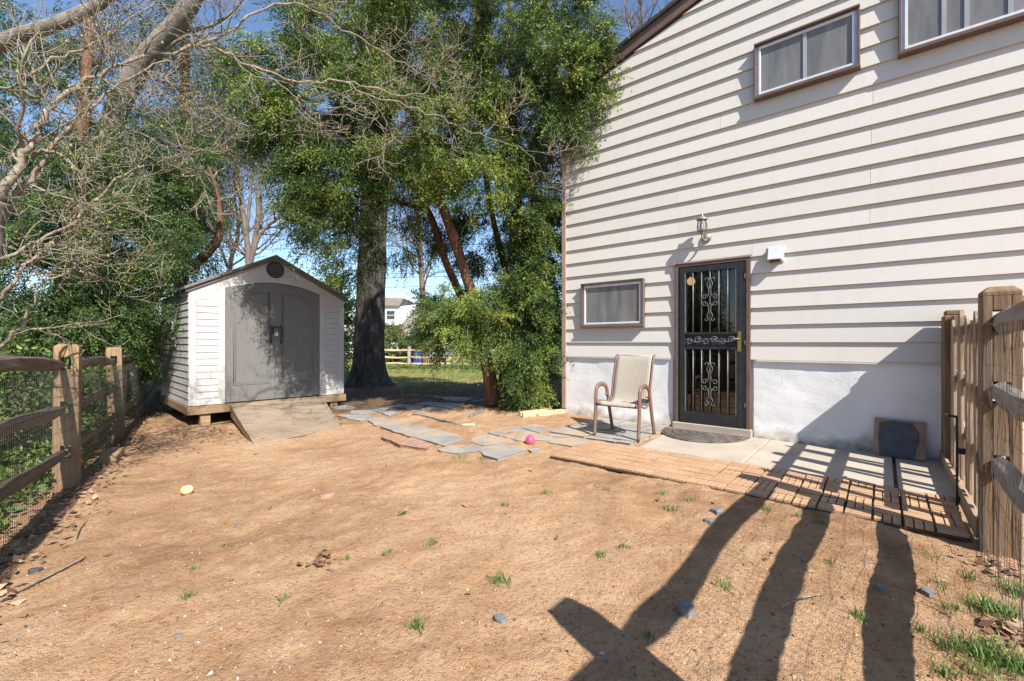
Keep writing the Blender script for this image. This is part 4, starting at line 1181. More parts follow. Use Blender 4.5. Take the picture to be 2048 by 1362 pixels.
# ================================================================== VEGETATION TOOLS
def norm(a):
    return a / np.maximum(np.linalg.norm(a, axis=-1, keepdims=True), 1e-9)
def sprays(C, D, L, nleaf, ll, lw, droop, tint, rng, spread=.9, updrift=0.0):
    """C (N,3) starts, D (N,3) unit dirs, L (N,) lengths -> diamond leaves along each twig"""
    N = len(C); j = np.linspace(.08, 1, nleaf)[None, :, None]
    base = C[:, None, :] + D[:, None, :] * L[:, None, None] * j
    base = base + np.array([0, 0, -1.0]) * (droop * L[:, None, None] * j ** 2)
    base += rng.normal(0, .012, base.shape)
    sd_ = norm(np.cross(D, rng.normal(0, 1, (N, 3))))
    sgn = np.where(np.arange(nleaf) % 2 == 0, 1.0, -1.0)[None, :, None]
    ld = norm(D[:, None, :] * .75 + sd_[:, None, :] * sgn * spread + rng.normal(0, .28, (N, nleaf, 3)) + np.array([0, 0, -droop * .5 + updrift]))
    wv_ = norm(np.cross(ld, rng.normal(0, 1, (N, nleaf, 3))))
    le = ll * rng.uniform(.65, 1.25, (N, nleaf, 1)); we = lw * rng.uniform(.7, 1.2, (N, nleaf, 1))
    v = np.stack([base, base + ld * le * .45 + wv_ * we * .5, base + ld * le, base + ld * le * .45 - wv_ * we * .5], 2).reshape(-1, 3)
    f = np.arange(len(v)).reshape(-1, 4)
    tt = np.repeat(np.clip(tint[:, None] + rng.normal(0, .08, (N, nleaf)), 0, 1).reshape(-1), 4)
    return v, f, tt
def crown(blobs, rng, per_m3=None, bough=.45, nsp=16, L=(.16, .34), nleaf=12, ll=.06, lw=.017, droop=.35, shell=.55, tint0=.35, tvar=.22, centre=None, spread=.9, updrift=0.0, bk=1.0, lat_=.15):
    """blobs: (center Vector, (rx,ry,rz), n_boughs[, tint shift]). Boughs fill each blob; sprays grow from the boughs."""
    CC, DD, LL, TT_ = [], [], [], []
    for bl in blobs:
        c, r, nb_ = bl[0], bl[1], max(4, int(bl[2] * bk)); ts = bl[3] if len(bl) > 3 else 0
        d_ = norm(rng.normal(0, 1, (nb_, 3))); rad = rng.uniform(shell, 1, (nb_, 1)) ** .7
        bc = np.array(c)[None] + d_ * rad * np.array(r)[None]
        cen = np.array(centre if centre is not None else c)[None]
        outd = norm(.55 * d_ + .45 * norm((bc - cen) * np.array([1, 1, .3])) + rng.normal(0, .35, (nb_, 3)) + np.array([0, 0, -droop * .4 + updrift]))
        bt = np.clip(tint0 + ts + rng.normal(0, tvar, nb_), 0, 1)
        # sprays along each bough
        u = rng.uniform(-.5, .5, (nb_, nsp, 1)) * bough
        lat = rng.normal(0, bough * lat_, (nb_, nsp, 3)) * np.array([1, 1, .6])
        pos = bc[:, None] + outd[:, None] * u + lat + np.array([0, 0, -droop * .35]) * (u + bough * .5) ** 2
        dr = norm(outd[:, None] + rng.normal(0, .5, (nb_, nsp, 3)))
        CC.append(pos.reshape(-1, 3)); DD.append(dr.reshape(-1, 3))
        LL.append(rng.uniform(L[0], L[1], nb_ * nsp)); TT_.append(np.repeat(bt, nsp) + rng.normal(0, .07, nb_ * nsp))
    return sprays(np.concatenate(CC), np.concatenate(DD), np.concatenate(LL), nleaf, ll, lw, droop, np.concatenate(TT_), rng, spread, updrift)
def crown_obj(name, data, mat, parent, origin):
    v, f, tt = data
    return link_mesh(name, np_mesh(name, v - np.array(origin)[None], f, tt), mat, parent)
def blob(x, y, Z, rx, ry, n, ts=0.0, rz=None):
    k = Z / F
    return (P(x, y, Z), (rx * k, (rz if rz else .5 * (rx + ry) * k), ry * k), n, ts)
def limb_px(pts, k=5):
    """pts: (x,y,Z,r)"""
    w_ = [tuple(P(x, y, Z)) + (r,) for x, y, Z, r in pts]
    s_ = spline(w_, k)
    return [Vector(q[:3]) for q in s_], [max(q[3], .002) for q in s_]
class Twigs:
    def __init__(s, seed): s.m = MB(); s.r = random.Random(seed); s.tips = []
    def walk(s, p, d, L, r, n=4, curl=.25, up=.15):
        pts = [p.copy()]; d = d.normalized()
        for i in range(n):
            d = (d + Vector((s.r.gauss(0, curl), s.r.gauss(0, curl), s.r.gauss(0, curl) + up))).normalized()
            pts.append(pts[-1] + d * (L / n))
        s.m.tube(pts, [r * (1 - .6 * i / n) for i in range(n + 1)], 4 if r > .004 else 3)
        return pts
    def branchy(s, pts, rad, lv, dens, Lr, up=.15, ang=.9, curl=.25, rmin=.0022, t0=.1):
        """grow side twigs along a polyline"""
        tot = sum((b - a).length for a, b in zip(pts[:-1], pts[1:]))
        n = max(1, int(tot * dens + s.r.random()))
        for _ in range(n):
            f_ = s.r.uniform(t0, 1.0) * (len(pts) - 1); i = min(int(f_), len(pts) - 2)
            p = pts[i].lerp(pts[i + 1], f_ - i); tg = (pts[i + 1] - pts[i]).normalized()
            sd_ = Vector((s.r.gauss(0, 1), s.r.gauss(0, 1), s.r.gauss(0, 1) * .8)); sd_ = (sd_ - tg * sd_.dot(tg)).normalized()
            L = s.r.uniform(.5, 1.0) * Lr[0]
            r = max(rmin, (rad[min(i, len(rad) - 1)] if hasattr(rad, '__len__') else rad) * s.r.uniform(.35, .6)) if lv > 1 else rmin
            r = min(r, Lr[0] * .018 + .001)
            q = s.walk(p, tg * s.r.uniform(.3, .9) + sd_ * ang, L, r, 5 if lv > 1 else 4, curl, up)
            if lv > 1: s.branchy(q, r * .7, lv - 1, dens * s.dk, Lr[1:], up, ang, curl, rmin, .2)
            else: s.tips.append(q[-1])
        s.tips.append(pts[-1])
    dk = 2.0

# ================================================================== BUSHY EVERGREEN BY THE HOUSE
rng = np.random.default_rng(11)
YB = Vector((-.30, 7.85, g(-.3, 7.85)))
yew = empty('yew_tree', YB); tag(yew, 'tall bushy multi stemmed evergreen with reddish trunks beside the house corner', 'tree')
stems = [[(988, 808, 7.85, .17), (982, 770, 7.85, .13), (968, 700, 7.8, .105), (952, 620, 7.75, .095), (930, 545, 7.7, .09), (905, 470, 7.6, .085), (880, 400, 7.5, .075), (850, 300, 7.4, .06), (820, 180, 7.2, .045), (800, 60, 7.1, .03)],
         [(1000, 806, 7.9, .15), (1010, 740, 7.95, .10), (1015, 640, 8.0, .085), (1022, 520, 8.0, .08), (1032, 440, 7.95, .08), (1040, 370, 7.9, .075), (1062, 300, 7.8, .06), (1090, 230, 7.6, .05), (1100, 120, 7.4, .035)],
         [(1040, 370, 7.9, .06), (1035, 300, 7.9, .05), (1025, 200, 7.8, .05), (1020, 80, 7.7, .035), (1020, -60, 7.7, .03)],
         [(990, 790, 7.85, .10), (962, 690, 8.0, .08), (925, 600, 8.1, .075), (890, 520, 8.1, .07), (860, 430, 8.0, .06), (800, 330, 7.7, .05), (740, 240, 7.3, .04), (690, 150, 6.9, .03)],
         [(1005, 790, 7.9, .09), (1035, 640, 8.2, .07), (1000, 500, 8.2, .06), (975, 380, 8.1, .05), (960, 250, 8.0, .05), (950, 100, 7.9, .04), (950, -80, 7.9, .03)],
         [(850, 420, 7.9, .04), (780, 400, 7.3, .035), (700, 390, 6.8, .028), (640, 380, 6.4, .02)],
         [(950, -80, 7.9, .05), (900, -140, 7.0, .045), (860, -200, 6.3, .03)],
         [(800, 330, 7.7, .04), (720, 290, 6.9, .03), (640, 240, 6.2, .022), (590, 200, 5.9, .015)]]
for st_ in stems:
    pts, rad = limb_px(st_)
    MB().tube([p - YB for p in pts], rad, 9).build('trunk', M['yew_bark'], yew, True)
B = [blob(640, 170, 6.5, 90, 110, 50, -.05, .6), blob(600, 300, 6.5, 50, 70, 24, -.08, .4), blob(680, 330, 6.5, 90, 100, 40, -.02, .6), blob(660, 450, 6.6, 55, 60, 24, -.06, .5),
     blob(520, 160, 5.9, 40, 70, 26, -.05, .4), blob(560, 250, 6.3, 40, 60, 30, -.05, .35), blob(585, 370, 6.5, 38, 48, 20, -.05, .3), blob(640, 420, 6.7, 50, 40, 22, -.08, .35),
     blob(720, 60, 6.9, 130, 90, 70, .05), blob(860, 70, 7.1, 140, 110, 100, .12), blob(1010, 90, 7.3, 140, 120, 105), blob(1130, 90, 6.9, 95, 120, 90, -.02), blob(1175, 150, 6.6, 50, 70, 34, .05, .4),
     blob(1130, 225, 6.7, 55, 60, 34, .02), blob(1060, 250, 7.2, 80, 90, 60), blob(930, 240, 7.4, 110, 100, 85, .05), blob(770, 240, 6.4, 110, 110, 62, -.02), blob(750, 370, 7.2, 100, 80, 64, -.03),
     blob(855, 330, 7.1, 80, 55, 48, .30), blob(960, 360, 7.2, 80, 60, 48, .22), blob(1060, 400, 7.6, 50, 110, 62), blob(880, 430, 8.5, 60, 50, 26, -.05), blob(980, 480, 8.5, 80, 70, 50, -.05),
     blob(1075, 520, 7.7, 36, 90, 44, .02), blob(700, 500, 7.8, 50, 55, 16, -.12), blob(800, 480, 8.2, 80, 50, 20, -.1), blob(860, 120, 7.9, 260, 130, 120, -.12), blob(960, 260, 8.5, 150, 150, 90, -.15), blob(700, 250, 7.6, 100, 130, 50, -.15),
     # high boughs reaching over the yard, above the picture
     (Vector((-.9, 5.9, 6.6)), (.8, .8, .7), 26, 0),
     blob(1075, 450, 7.5, 34, 70, 40, .02), blob(1060, 560, 7.5, 40, 60, 44, .0),
     # skirt
     blob(990, 600, 7.6, 50, 45, 30, .05), blob(1040, 620, 7.5, 60, 75, 66, .04), blob(895, 610, 7.9, 45, 40, 30, -.12), blob(930, 655, 7.3, 75, 48, 56, .14), blob(1050, 720, 7.4, 52, 60, 56, .0), blob(1075, 640, 7.5, 36, 90, 46, .0),
     blob(1060, 775, 7.4, 36, 30, 34, .08), blob(890, 650, 7.6, 40, 45, 30, -.1)]
data = crown(B, rng, bough=.46, nsp=28, L=(.14, .28), nleaf=16, ll=.048, lw=.0155, droop=.45, spread=.8, lat_=.115, centre=(YB.x, YB.y, 3.0), tint0=.38, bk=.88, tvar=.22)
crown_obj('crown', data, M['yew_leaf'], yew, YB)

# ================================================================== BIG STRAIGHT TRUNK BEHIND THE SHED
TB = P(735, 768, 12.2); TB.z = g(TB.x, TB.y) - .05
big = empty('tall_tree', TB); tag(big, 'tall tree with a thick dark furrowed trunk behind the shed corner', 'tree')
sides = 56; V = []; Fc = []
hs = np.concatenate([np.linspace(-.15, 1.2, 14), np.linspace(1.4, 11.5, 40)])
for h in hs:
    base_r = .40 - .012 * h + .30 * math.exp(-max(h, 0) / .28)
    cxo = .035 * h
    for k_ in range(sides):
        a = 2 * math.pi * k_ / sides
        fl = .22 * math.exp(-max(h, 0) / .35) * math.sin(5 * a + .8)
        fur = .022 * (abs(math.sin(a * 13 + 1.6 * math.sin(h * 1.1 + a * 3))) - .5) + .014 * math.sin(a * 29 + h * 2.3)
        rr = base_r * (1 + fl) + fur
        V.append((cxo + rr * math.cos(a), rr * math.sin(a), h))
for i in range(len(hs) - 1):
    for k_ in range(sides):
        k2 = (k_ + 1) % sides; Fc.append((i * sides + k_, i * sides + k2, (i + 1) * sides + k2, (i + 1) * sides + k_))
MB().add(V, Fc).build('trunk', M['poplar_bark'], big, True)
tw = Twigs(5)
for k_ in range(7):
    a = k_ * 2.4; h = 6.5 + k_ * .7
    pts = tw.walk(Vector((.035 * h, 0, h)), Vector((math.cos(a), math.sin(a) * .6, .5)), 3.2, .09, 8, .12, .05)
    tw.branchy(pts, .04, 2, 2.5, [1.2, .6], .1, rmin=.008)
    tw.m.build('branch', M['poplar_bark'], big, True); tw = Twigs(60 + k_)

# ================================================================== BARE TREE WITH BUDS OVER THE TOP LEFT
DB = Vector((-4.75, 3.0, g(-4.75, 3.0)))
dog = empty('budding_tree', DB); tag(dog, 'bare budding tree whose pale branches arch over the yard from the left', 'tree')
root = [tuple(DB - Vector((0, 0, .1))) + (.16,), tuple(DB + Vector((.02, .02, .7))) + (.12,), tuple(P(-60, 560, 3.3)) + (.10,), tuple(P(-20, 440, 3.3)) + (.075,), tuple(P(0, 400, 3.3)) + (.065,)]
s_ = spline(root, 5)
MB().tube([Vector(q[:3]) - DB for q in s_], [q[3] for q in s_], 10).build('trunk', M['grey_bark'], dog, True)
limbs = [
 [(0, 400, 3.3, .062), (22, 350, 3.3, .055), (55, 290, 3.35, .045), (85, 240, 3.4, .038), (130, 185, 3.5, .033), (200, 150, 3.6, .028), (290, 112, 3.75, .025), (400, 92, 3.95, .025), (470, 50, 4.1, .022), (530, 15, 4.25, .02), (610, 10, 4.4, .018), (680, 55, 4.6, .016), (760, 100, 4.75, .013), (830, 140, 4.85, .010), (900, 165, 4.95, .006)],
 [(400, 92, 3.95, .022), (440, 98, 4.05, .024), (480, 125, 4.2, .024), (540, 145, 4.3, .022), (600, 163, 4.5, .021), (680, 160, 4.65, .019), (740, 175, 4.75, .017), (800, 190, 4.85, .014), (850, 185, 4.9, .010), (862, 160, 4.95, .006)],
 [(690, 165, 4.65, .014), (740, 190, 4.75, .014), (800, 205, 4.85, .014), (870, 228, 4.95, .013), (930, 255, 5.0, .011), (990, 280, 5.05, .009), (1050, 300, 5.1, .007), (1080, 330, 5.1, .004)],
 [(500, 130, 4.2, .010), (560, 170, 4.3, .010), (620, 205, 4.4, .009), (690, 218, 4.5, .008), (750, 240, 4.6, .006), (800, 265, 4.6, .004)],
 [(0, 440, 3.4, .05), (35, 385, 3.4, .04), (80, 325, 3.45, .032), (130, 270, 3.5, .026), (180, 215, 3.6, .02), (240, 165, 3.7, .016), (310, 130, 3.8, .012), (380, 110, 3.9, .008)],
 [(55, 320, 3.4, .028), (90, 300, 3.4, .022), (125, 312, 3.35, .016), (150, 340, 3.3, .008)],
 [(0, 520, 3.3, .024), (60, 490, 3.4, .022), (130, 455, 3.5, .02), (190, 405, 3.6, .018), (250, 350, 3.8, .014), (330, 320, 4.0, .010), (400, 300, 4.2, .006)],
 [(0, 600, 3.3, .026), (30, 560, 3.3, .022), (60, 520, 3.4, .018), (110, 480, 3.5, .014), (170, 445, 3.6, .010), (240, 430, 3.8, .006)],
 [(-10, 700, 3.5, .03), (30, 665, 3.5, .026), (60, 620, 3.5, .02), (85, 570, 3.5, .014), (140, 540, 3.6, .009), (220, 520, 3.8, .005)],
 [(-20, 180, 3.4, .022), (40, 165, 3.4, .02), (110, 120, 3.5, .018), (180, 90, 3.6, .014), (260, 40, 3.7, .010), (330, -10, 3.8, .006)],
 [(200, 150, 3.6, .016), (260, 190, 3.7, .012), (330, 240, 3.9, .010), (380, 320, 4.1, .008), (430, 350, 4.3, .005)],
 [(600, 15, 4.4, .010), (660, 5, 4.5, .009), (720, -10, 4.6, .008), (800, -40, 4.7, .006)],
 [(180, 215, 3.6, .012), (260, 260, 3.8, .010), (320, 290, 3.9, .009), (345, 320, 4.0, .008), (370, 355, 4.1, .006)],
 [(90, 200, 3.5, .014), (60, 120, 3.5, .011), (75, 40, 3.5, .009), (90, -40, 3.5, .006)],
]
tw = Twigs(21); tw.dk = 1.55
lm = MB(); allp = []
for i, l in enumerate(limbs):
    pts, rad = limb_px(l, 4)
    rad = [r_ * .52 for r_ in rad]
    jit = random.Random(i)
    for q in range(1, len(pts) - 1):
        pts[q] = pts[q] + Vector((jit.gauss(0, .012), jit.gauss(0, .012), jit.gauss(0, .012)))
    pts = [p - DB for p in pts]
    lm.tube(pts, rad, 8)
    left = i >= 4
    dens = 7.4 if left else 6.8
    tw.branchy(pts, rad, 3, dens * .75, [.80, .42, .18], .09, .85, .20, .0033)
lm.build('limbs', M['dog_bark'], dog, True)
# a thicker grey limb crossing the top left corner
pts, rad = limb_px([(-120, 170, 4.6, .08), (0, 88, 4.6, .07), (60, 65, 4.6, .068), (120, 45, 4.6, .062), (200, 5, 4.7, .055), (260, -40, 4.7, .045)], 4)
MB().tube([p - DB for p in pts], rad, 9).build('limb', M['grey_bark'], dog, True)
tag(tw.m.build('twigs', M['dog_bark'], dog, True), kind='stuff')
# buds at the tips
tp = np.array([tuple(p) for p in tw.tips]); r_ = np.random.default_rng(4)
sel = r_.random(len(tp)) < .5; tp = tp[sel]
n = len(tp)
xw = tp[:, 0] + DB.x
tn = np.where(xw < -1.3, np.clip(r_.normal(.6, .25, n), .2, 1), np.clip(r_.normal(.08, .06, n), 0, .2))
sz = np.where(xw < -1.3, r_.uniform(.004, .008, n) * (1 + (r_.random(n) < .10) * .9), r_.uniform(.004, .006, n))
oct_ = np.array([(1, 0, 0), (-1, 0, 0), (0, 1, 0), (0, -1, 0), (0, 0, 1.6), (0, 0, -1.2)])
of = np.array([(0, 2, 4), (2, 1, 4), (1, 3, 4), (3, 0, 4), (2, 0, 5), (1, 2, 5), (3, 1, 5), (0, 3, 5)])
V = (tp[:, None, :] + oct_[None] * sz[:, None, None]).reshape(-1, 3)
Fb = (of[None] + (np.arange(n) * 6)[:, None, None]).reshape(-1, 3)
link_mesh('buds', np_mesh('buds', V, Fb, np.repeat(tn, 6)), M['bud'], dog)
print('dogwood twig faces', len(tw.m.f), 'tips', len(tp))

# ================================================================== DARK EVERGREENS BEHIND THE LEFT FENCE
rng = np.random.default_rng(31)
def evergreen(name, label, base, blobs, mat, trunk=None, centre=None, **kw):
    b = Vector(base); b.z = g(b.x, b.y)
    e = empty(name, b); tag(e, label, 'tree' if 'tree' in name else 'shrub')
    if trunk:
        for t_ in trunk:
            pts, rad = limb_px(t_)
            MB().tube([p - b for p in pts], rad, 8).build('trunk', M['yew_bark'], e, True)
    data = crown(blobs, rng, centre=centre or (b.x, b.y, 2.0), **kw)
    crown_obj('crown', data, M[mat], e, b)
    return e
evergreen('hemlock_tree', 'broad dark green evergreen tree filling the left behind the fence', P(130, 700, 7.6),
          [blob(60, 560, 7.2, 150, 110, 100), blob(200, 480, 7.2, 150, 110, 130, .05), blob(100, 380, 7.6, 160, 110, 110), blob(265, 470, 9.0, 90, 90, 96, .08), blob(230, 360, 8.0, 130, 90, 80),
           blob(330, 430, 10.0, 85, 55, 80, .15), blob(150, 250, 8.3, 170, 110, 90), blob(40, 200, 8.0, 120, 150, 70, -.1), blob(330, 300, 8.4, 80, 60, 30), blob(20, 60, 8.2, 140, 80, 60, -.12), blob(180, 640, 7.2, 130, 70, 90, .0), blob(235, 590, 8.4, 60, 80, 60, -.02), blob(390, 400, 10.2, 45, 40, 34, .1)],
          'hem_leaf', trunk=[[(120, 760, 8.0, .2), (130, 600, 8.0, .17), (150, 400, 8.2, .14), (170, 200, 8.3, .1), (180, 20, 8.4, .06)]], bough=.5, nsp=26, L=(.14, .30), nleaf=14, ll=.055, lw=.016, droop=.4, tint0=.33, bk=.9, lat_=.14)
evergreen('fence_shrub', 'low glossy green shrub pushing through the near left fence', P(20, 900, 4.6),
          [blob(0, 880, 4.5, 120, 100, 60, .1, .35), blob(80, 800, 5.2, 120, 70, 60, .0, .4), blob(-40, 720, 4.6, 120, 60, 40, .0, .4), blob(60, 960, 4.3, 60, 60, 26, .15, .25), blob(170, 800, 6.4, 60, 60, 26, -.1, .4)],
          'hem_leaf', bough=.35, nsp=13, L=(.10, .2), nleaf=9, ll=.06, lw=.028, droop=.2, tint0=.5)
evergreen('fence_shrub', 'dark leafy shrub between the second fence post and the shed', P(250, 780, 8.4),
          [blob(230, 720, 8.0, 70, 50, 40), blob(285, 690, 9.0, 40, 60, 30, .2), blob(210, 640, 8.4, 60, 50, 30)], 'hem_leaf', bough=.4, nsp=13, L=(.12, .25), nleaf=10, ll=.07, lw=.025, droop=.25, tint0=.45)
# drooping conifer behind
evergreen('drooping_conifer_tree', 'conifer with hanging olive green boughs behind the left evergreens', P(370, 690, 12.5),
          [blob(370, 120, 12, 80, 70, 60), blob(410, 240, 12, 70, 70, 60), blob(370, 300, 12.2, 70, 70, 50), blob(400, 400, 12.2, 55, 80, 46), blob(360, 460, 12.4, 60, 60, 36), blob(470, 210, 12, 40, 70, 26), blob(300, 60, 12, 110, 60, 50), blob(395, 520, 12.5, 35, 30, 16)],
          'droop_leaf', trunk=[[(360, 720, 12.6, .2), (365, 400, 12.6, .16), (370, 100, 12.4, .11), (372, -80, 12.4, .08)]], bough=.7, nsp=12, L=(.3, .65), nleaf=12, ll=.13, lw=.02, droop=1.3, tint0=.45)
# leaning grey trunk high at the left
b = P(200, 740, 9.0); b.z = g(b.x, b.y)
ln = empty('leaning_tree', b); tag(ln, 'thick pale grey trunk leaning up to the right at the top left', 'tree')
pts, rad = limb_px([(170, 745, 9.0, .28), (185, 560, 9.0, .24), (200, 400, 9.0, .22), (225, 250, 8.9, .20), (265, 155, 8.8, .19), (310, 95, 8.7, .175), (350, 50, 8.6, .16), (385, 0, 8.5, .15), (420, -80, 8.5, .13)], 5)
MB().tube([p - b for p in pts], rad, 10).build('trunk', M['grey_bark'], ln, True)
tw = Twigs(9)
for f_, d_ in ((.55, (1, -.3, .6)), (.7, (.9, .2, .3)), (.85, (-.6, .3, .8)), (.9, (1, .1, .2))):
    p = pts[int(f_ * (len(pts) - 1))] - b
    tw = Twigs(9 + int(f_ * 100)); q = tw.walk(p, Vector(d_), 2.2, .05, 8, .15, .05); tw.branchy(q, .02, 2, 3.5, [.9, .4], .1, rmin=.005)
    tw.m.build('branch', M['grey_bark'], ln, True)
# crooked reddish trunk leaning over the shed roof
b = P(300, 760, 10.5); b.z = g(b.x, b.y)
crk = empty('crooked_tree', b); tag(crk, 'crooked reddish brown trunk bending over the left end of the shed roof', 'tree')
pts, rad = limb_px([(262, 790, 10.6, .16), (270, 690, 10.6, .15), (290, 620, 10.5, .145), (315, 578, 10.4, .14), (350, 548, 10.3, .125), (385, 532, 10.2, .115), (415, 505, 10.1, .10), (437, 475, 10.1, .09), (440, 440, 10.1, .06), (436, 395, 10.1, .045), (425, 355, 10.0, .035), (405, 310, 10.0, .028), (375, 285, 10.0, .02), (440, 290, 9.9, .012), (490, 300, 9.8, .006)], 4)
MB().tube([p - b for p in pts], rad, 9).build('trunk', M['yew_bark'], crk, True)
pts2, rad2 = limb_px([(437, 475, 10.1, .07), (418, 450, 10.1, .06), (412, 425, 10.1, .055), (425, 395, 10.1, .04)], 4)
MB().tube([p - b for p in pts2], rad2, 8).build('stub', M['grey_bark'], crk, True)
tw = Twigs(14); tw.branchy([p - b for p in pts[30:]], rad[30:], 3, 2.6, [1.3, .6, .3], .08, rmin=.005)
tag(tw.m.build('branches', M['dog_bark'], crk, True), kind='stuff')

# bare trees far behind the shed
def bare_tree(label, x, yb, Z, leaders, seed, r0=.16):
    b = P(x, yb, Z); b.z = 0.0
    e = empty('bare_tree', b); tag(e, label, 'tree', 'bare trees behind the shed')
    tr = MB(); tw = Twigs(seed)
    for l in leaders:
        pts, rad = limb_px([(a_, b_, Z, r_ * .55 * Z / 20) for a_, b_, r_ in l], 4)
        pts = [p - b for p in pts]; tr.tube(pts, rad, 8)
        tw.branchy(pts, rad, 3, 1.7, [2.6 * Z / 20, 1.3 * Z / 20, .6 * Z / 20], .12, .8, .16, .006 * Z / 20, .25)
    tr.build('trunk', M['far_bark'], e, True); tag(tw.m.build('branches', M['far_bark'], e, True), kind='stuff')
    print('bare', len(tw.m.f))
bare_tree('forked bare tree right behind the shed roof peak', 500, 720, 20, [
    [(497, 735, .30), (497, 600, .28), (497, 520, .25), (490, 450, .2), (476, 360, .17), (470, 290, .13), (462, 200, .08), (455, 120, .04)],
    [(497, 540, .24), (508, 490, .22), (517, 430, .2), (517, 380, .16), (530, 330, .10), (545, 270, .05)],
    [(500, 530, .16), (520, 470, .14), (560, 435, .1), (600, 430, .05), (625, 445, .02)], [(492, 470, .14), (500, 400, .12), (505, 330, .10), (520, 240, .06), (530, 160, .03)]], 51)
bare_tree('slender bare tree left of the shed roof peak', 460, 720, 21, [
    [(452, 735, .22), (455, 600, .2), (462, 520, .17), (476, 470, .14), (470, 400, .1), (455, 330, .06), (445, 250, .03)], [(458, 540, .12), (440, 490, .1), (430, 440, .06), (425, 380, .03)]], 52)
bare_tree('distant bare tree seen between the yew stems and the house', 1100, 700, 26, [
    [(1150, 720, .22), (1145, 560, .18), (1130, 420, .14), (1120, 300, .10), (1105, 200, .05)], [(1140, 520, .12), (1115, 430, .08), (1098, 340, .04)]], 53)
bare_tree('tall bare tree showing above the house roof', 1260, 700, 18, [
    [(1330, 720, .24), (1320, 400, .2), (1300, 150, .15), (1280, 0, .1), (1270, -120, .05)], [(1305, 200, .12), (1260, 60, .08), (1240, -60, .04)], [(1300, 180, .1), (1330, 40, .07), (1340, -80, .04)]], 54)
bare_tree('thin pale trunk between the big trunk and the yew', 840, 720, 22, [[(850, 735, .28), (846, 600, .24), (840, 500, .2), (835, 380, .16), (830, 200, .1)], [(843, 560, .12), (870, 500, .08), (890, 440, .04)]], 55)

# shrubs in the distance
def shrub(label, x, y, Z, rx, ry, n, mat, tint=.5, ts=0.0):
    b = P(x, y, Z); b.z = 0.0 if Z > 12 else g(b.x, b.y)
    k = Z / F; e = empty('garden_shrub', b); tag(e, label, 'shrub', 'shrubs at the back')
    hh = max((P(x, y - ry, Z).z), .6)
    c = Vector((b.x, b.y, hh * .5))
    MB().tube([(0, 0, -.1), (.02, .02, hh * .3), (.0, .05, hh * .6)], [.05, .04, .02], 6).build('stem', M['grey_bark'], e, True)
    data = crown([(c, (rx * k, rx * k * .7, hh * .5), n, ts)], rng, bough=.5, nsp=14, L=(.15, .4), nleaf=8, ll=.10, lw=.06, droop=.1, shell=.3, tint0=tint, updrift=.1)
    crown_obj('crown', data, M[mat], e, b)
shrub('yellow green shrub just right of the shed corner', 668, 640, 16, 34, 90, 110, 'shrub_leaf', .6)
shrub('bright green shrub left of the big trunk behind the shed', 640, 600, 24, 40, 60, 70, 'shrub_leaf', .5)
shrub('rounded green shrub behind the back fence with russet leaves', 790, 660, 24, 48, 6, 120, 'mix_leaf', .55)
shrub('small green shrub under the neighbour eave', 825, 690, 27, 22, 22, 40, 'mix_leaf', .4)
shrub('hedge plant in the gap between the evergreen and the house', 1100, 690, 22, 30, 16, 70, 'mix_leaf', .35)
shrub('low shrub behind the picket back fence left of the trunk', 650, 700, 19, 30, 22, 50, 'mix_leaf', .4)
shrub('green bush left of the shed behind the fence', 285, 640, 13, 40, 60, 60, 'shrub_leaf', .3)
wd = []
rw = np.random.default_rng(77)
for i in range(70):
    x = rw.uniform(-500, 1250); Z = rw.uniform(55, 80); h = rw.uniform(2.5, 5.0)
    p = P(x, 686, Z); wd.append((Vector((p.x, p.y, h * .5)), (rw.uniform(2, 4), 2, h * .55), 26, rw.uniform(-.2, .2)))
data = crown(wd, rw, bough=1.6, nsp=10, L=(.5, 1.2), nleaf=7, ll=.5, lw=.3, droop=.1, shell=.2, tint0=.35)
wo = link_mesh('far_woods', np_mesh('far_woods', *data), M['mix_leaf']); tag(wo, 'distant belt of mixed trees along the skyline', 'woods', kind='stuff')
# trees behind the camera on the left, seen mirrored in the door glass
for x, y in ((-8, 1.6), (-7.6, -.6), (-6.5, .8), (-5.5, -3.0), (-9, -1.5)):
    lab = 'evergreen outside the left fence, seen only mirrored in the door glass'
    b = Vector((x, y, g(x, y))); e = empty('hemlock_tree', b); tag(e, lab, 'tree', 'evergreens mirrored in the door')
    MB().tube([(0, 0, -.1), (0, 0, 2.5), (.1, 0, 5)], [.2, .15, .05], 8).build('trunk', M['yew_bark'], e, True)
    data = crown([(b + Vector((0, 0, 1.6)), (1.3, 1.3, 1.4), 70), (b + Vector((0, 0, 3.6)), (1.0, 1.0, 1.8), 60)], rng, bough=.6, nsp=13, L=(.2, .4), nleaf=9, ll=.09, lw=.03, droop=.35, tint0=.35)
    crown_obj('crown', data, M['hem_leaf'], e, b)

# ================================================================== BACKGROUND: fence, house, wires
b0, b1 = P(560, 742, 20), P(1000, 742, 19.0)
bf = empty('rail_fence', (b0.x, b0.y, 0), math.atan2(b1.y - b0.y, b1.x - b0.x)); tag(bf, 'pale three rail fence across the back of the lawn', 'fence')
Lb = (b1 - b0).length; npn = 5
for i in range(npn + 1):
    MB().box(-.06, .06, -.05, .05, -.2, .98).build('post', M['grey_rail'], bf).location = (Lb * i / npn, 0, 0)
for i in range(npn):
    for j, z in enumerate((.2, .5, .8)):
        split_rail((Lb * i / npn, -.01, z), (Lb * (i + 1) / npn, .01, z + random.uniform(-.03, .03)), (.035, .05), 70 + i * 3 + j, 8).build('rail', M['lumber'], bf)
pk = P(765, 745, 13.2); pk.z = g(pk.x, pk.y)
o = MB().tube([(-.35, .25, 1.0), (.28, -.1, .0)], .035, 6).build('leaning_plank', M['lumber'], None); o.location = pk; tag(o, 'pale plank leaning beside the foot of the thick trunk', 'plank')
HZ = 38.0
hb = P(790, 700, HZ); hb.z = 0
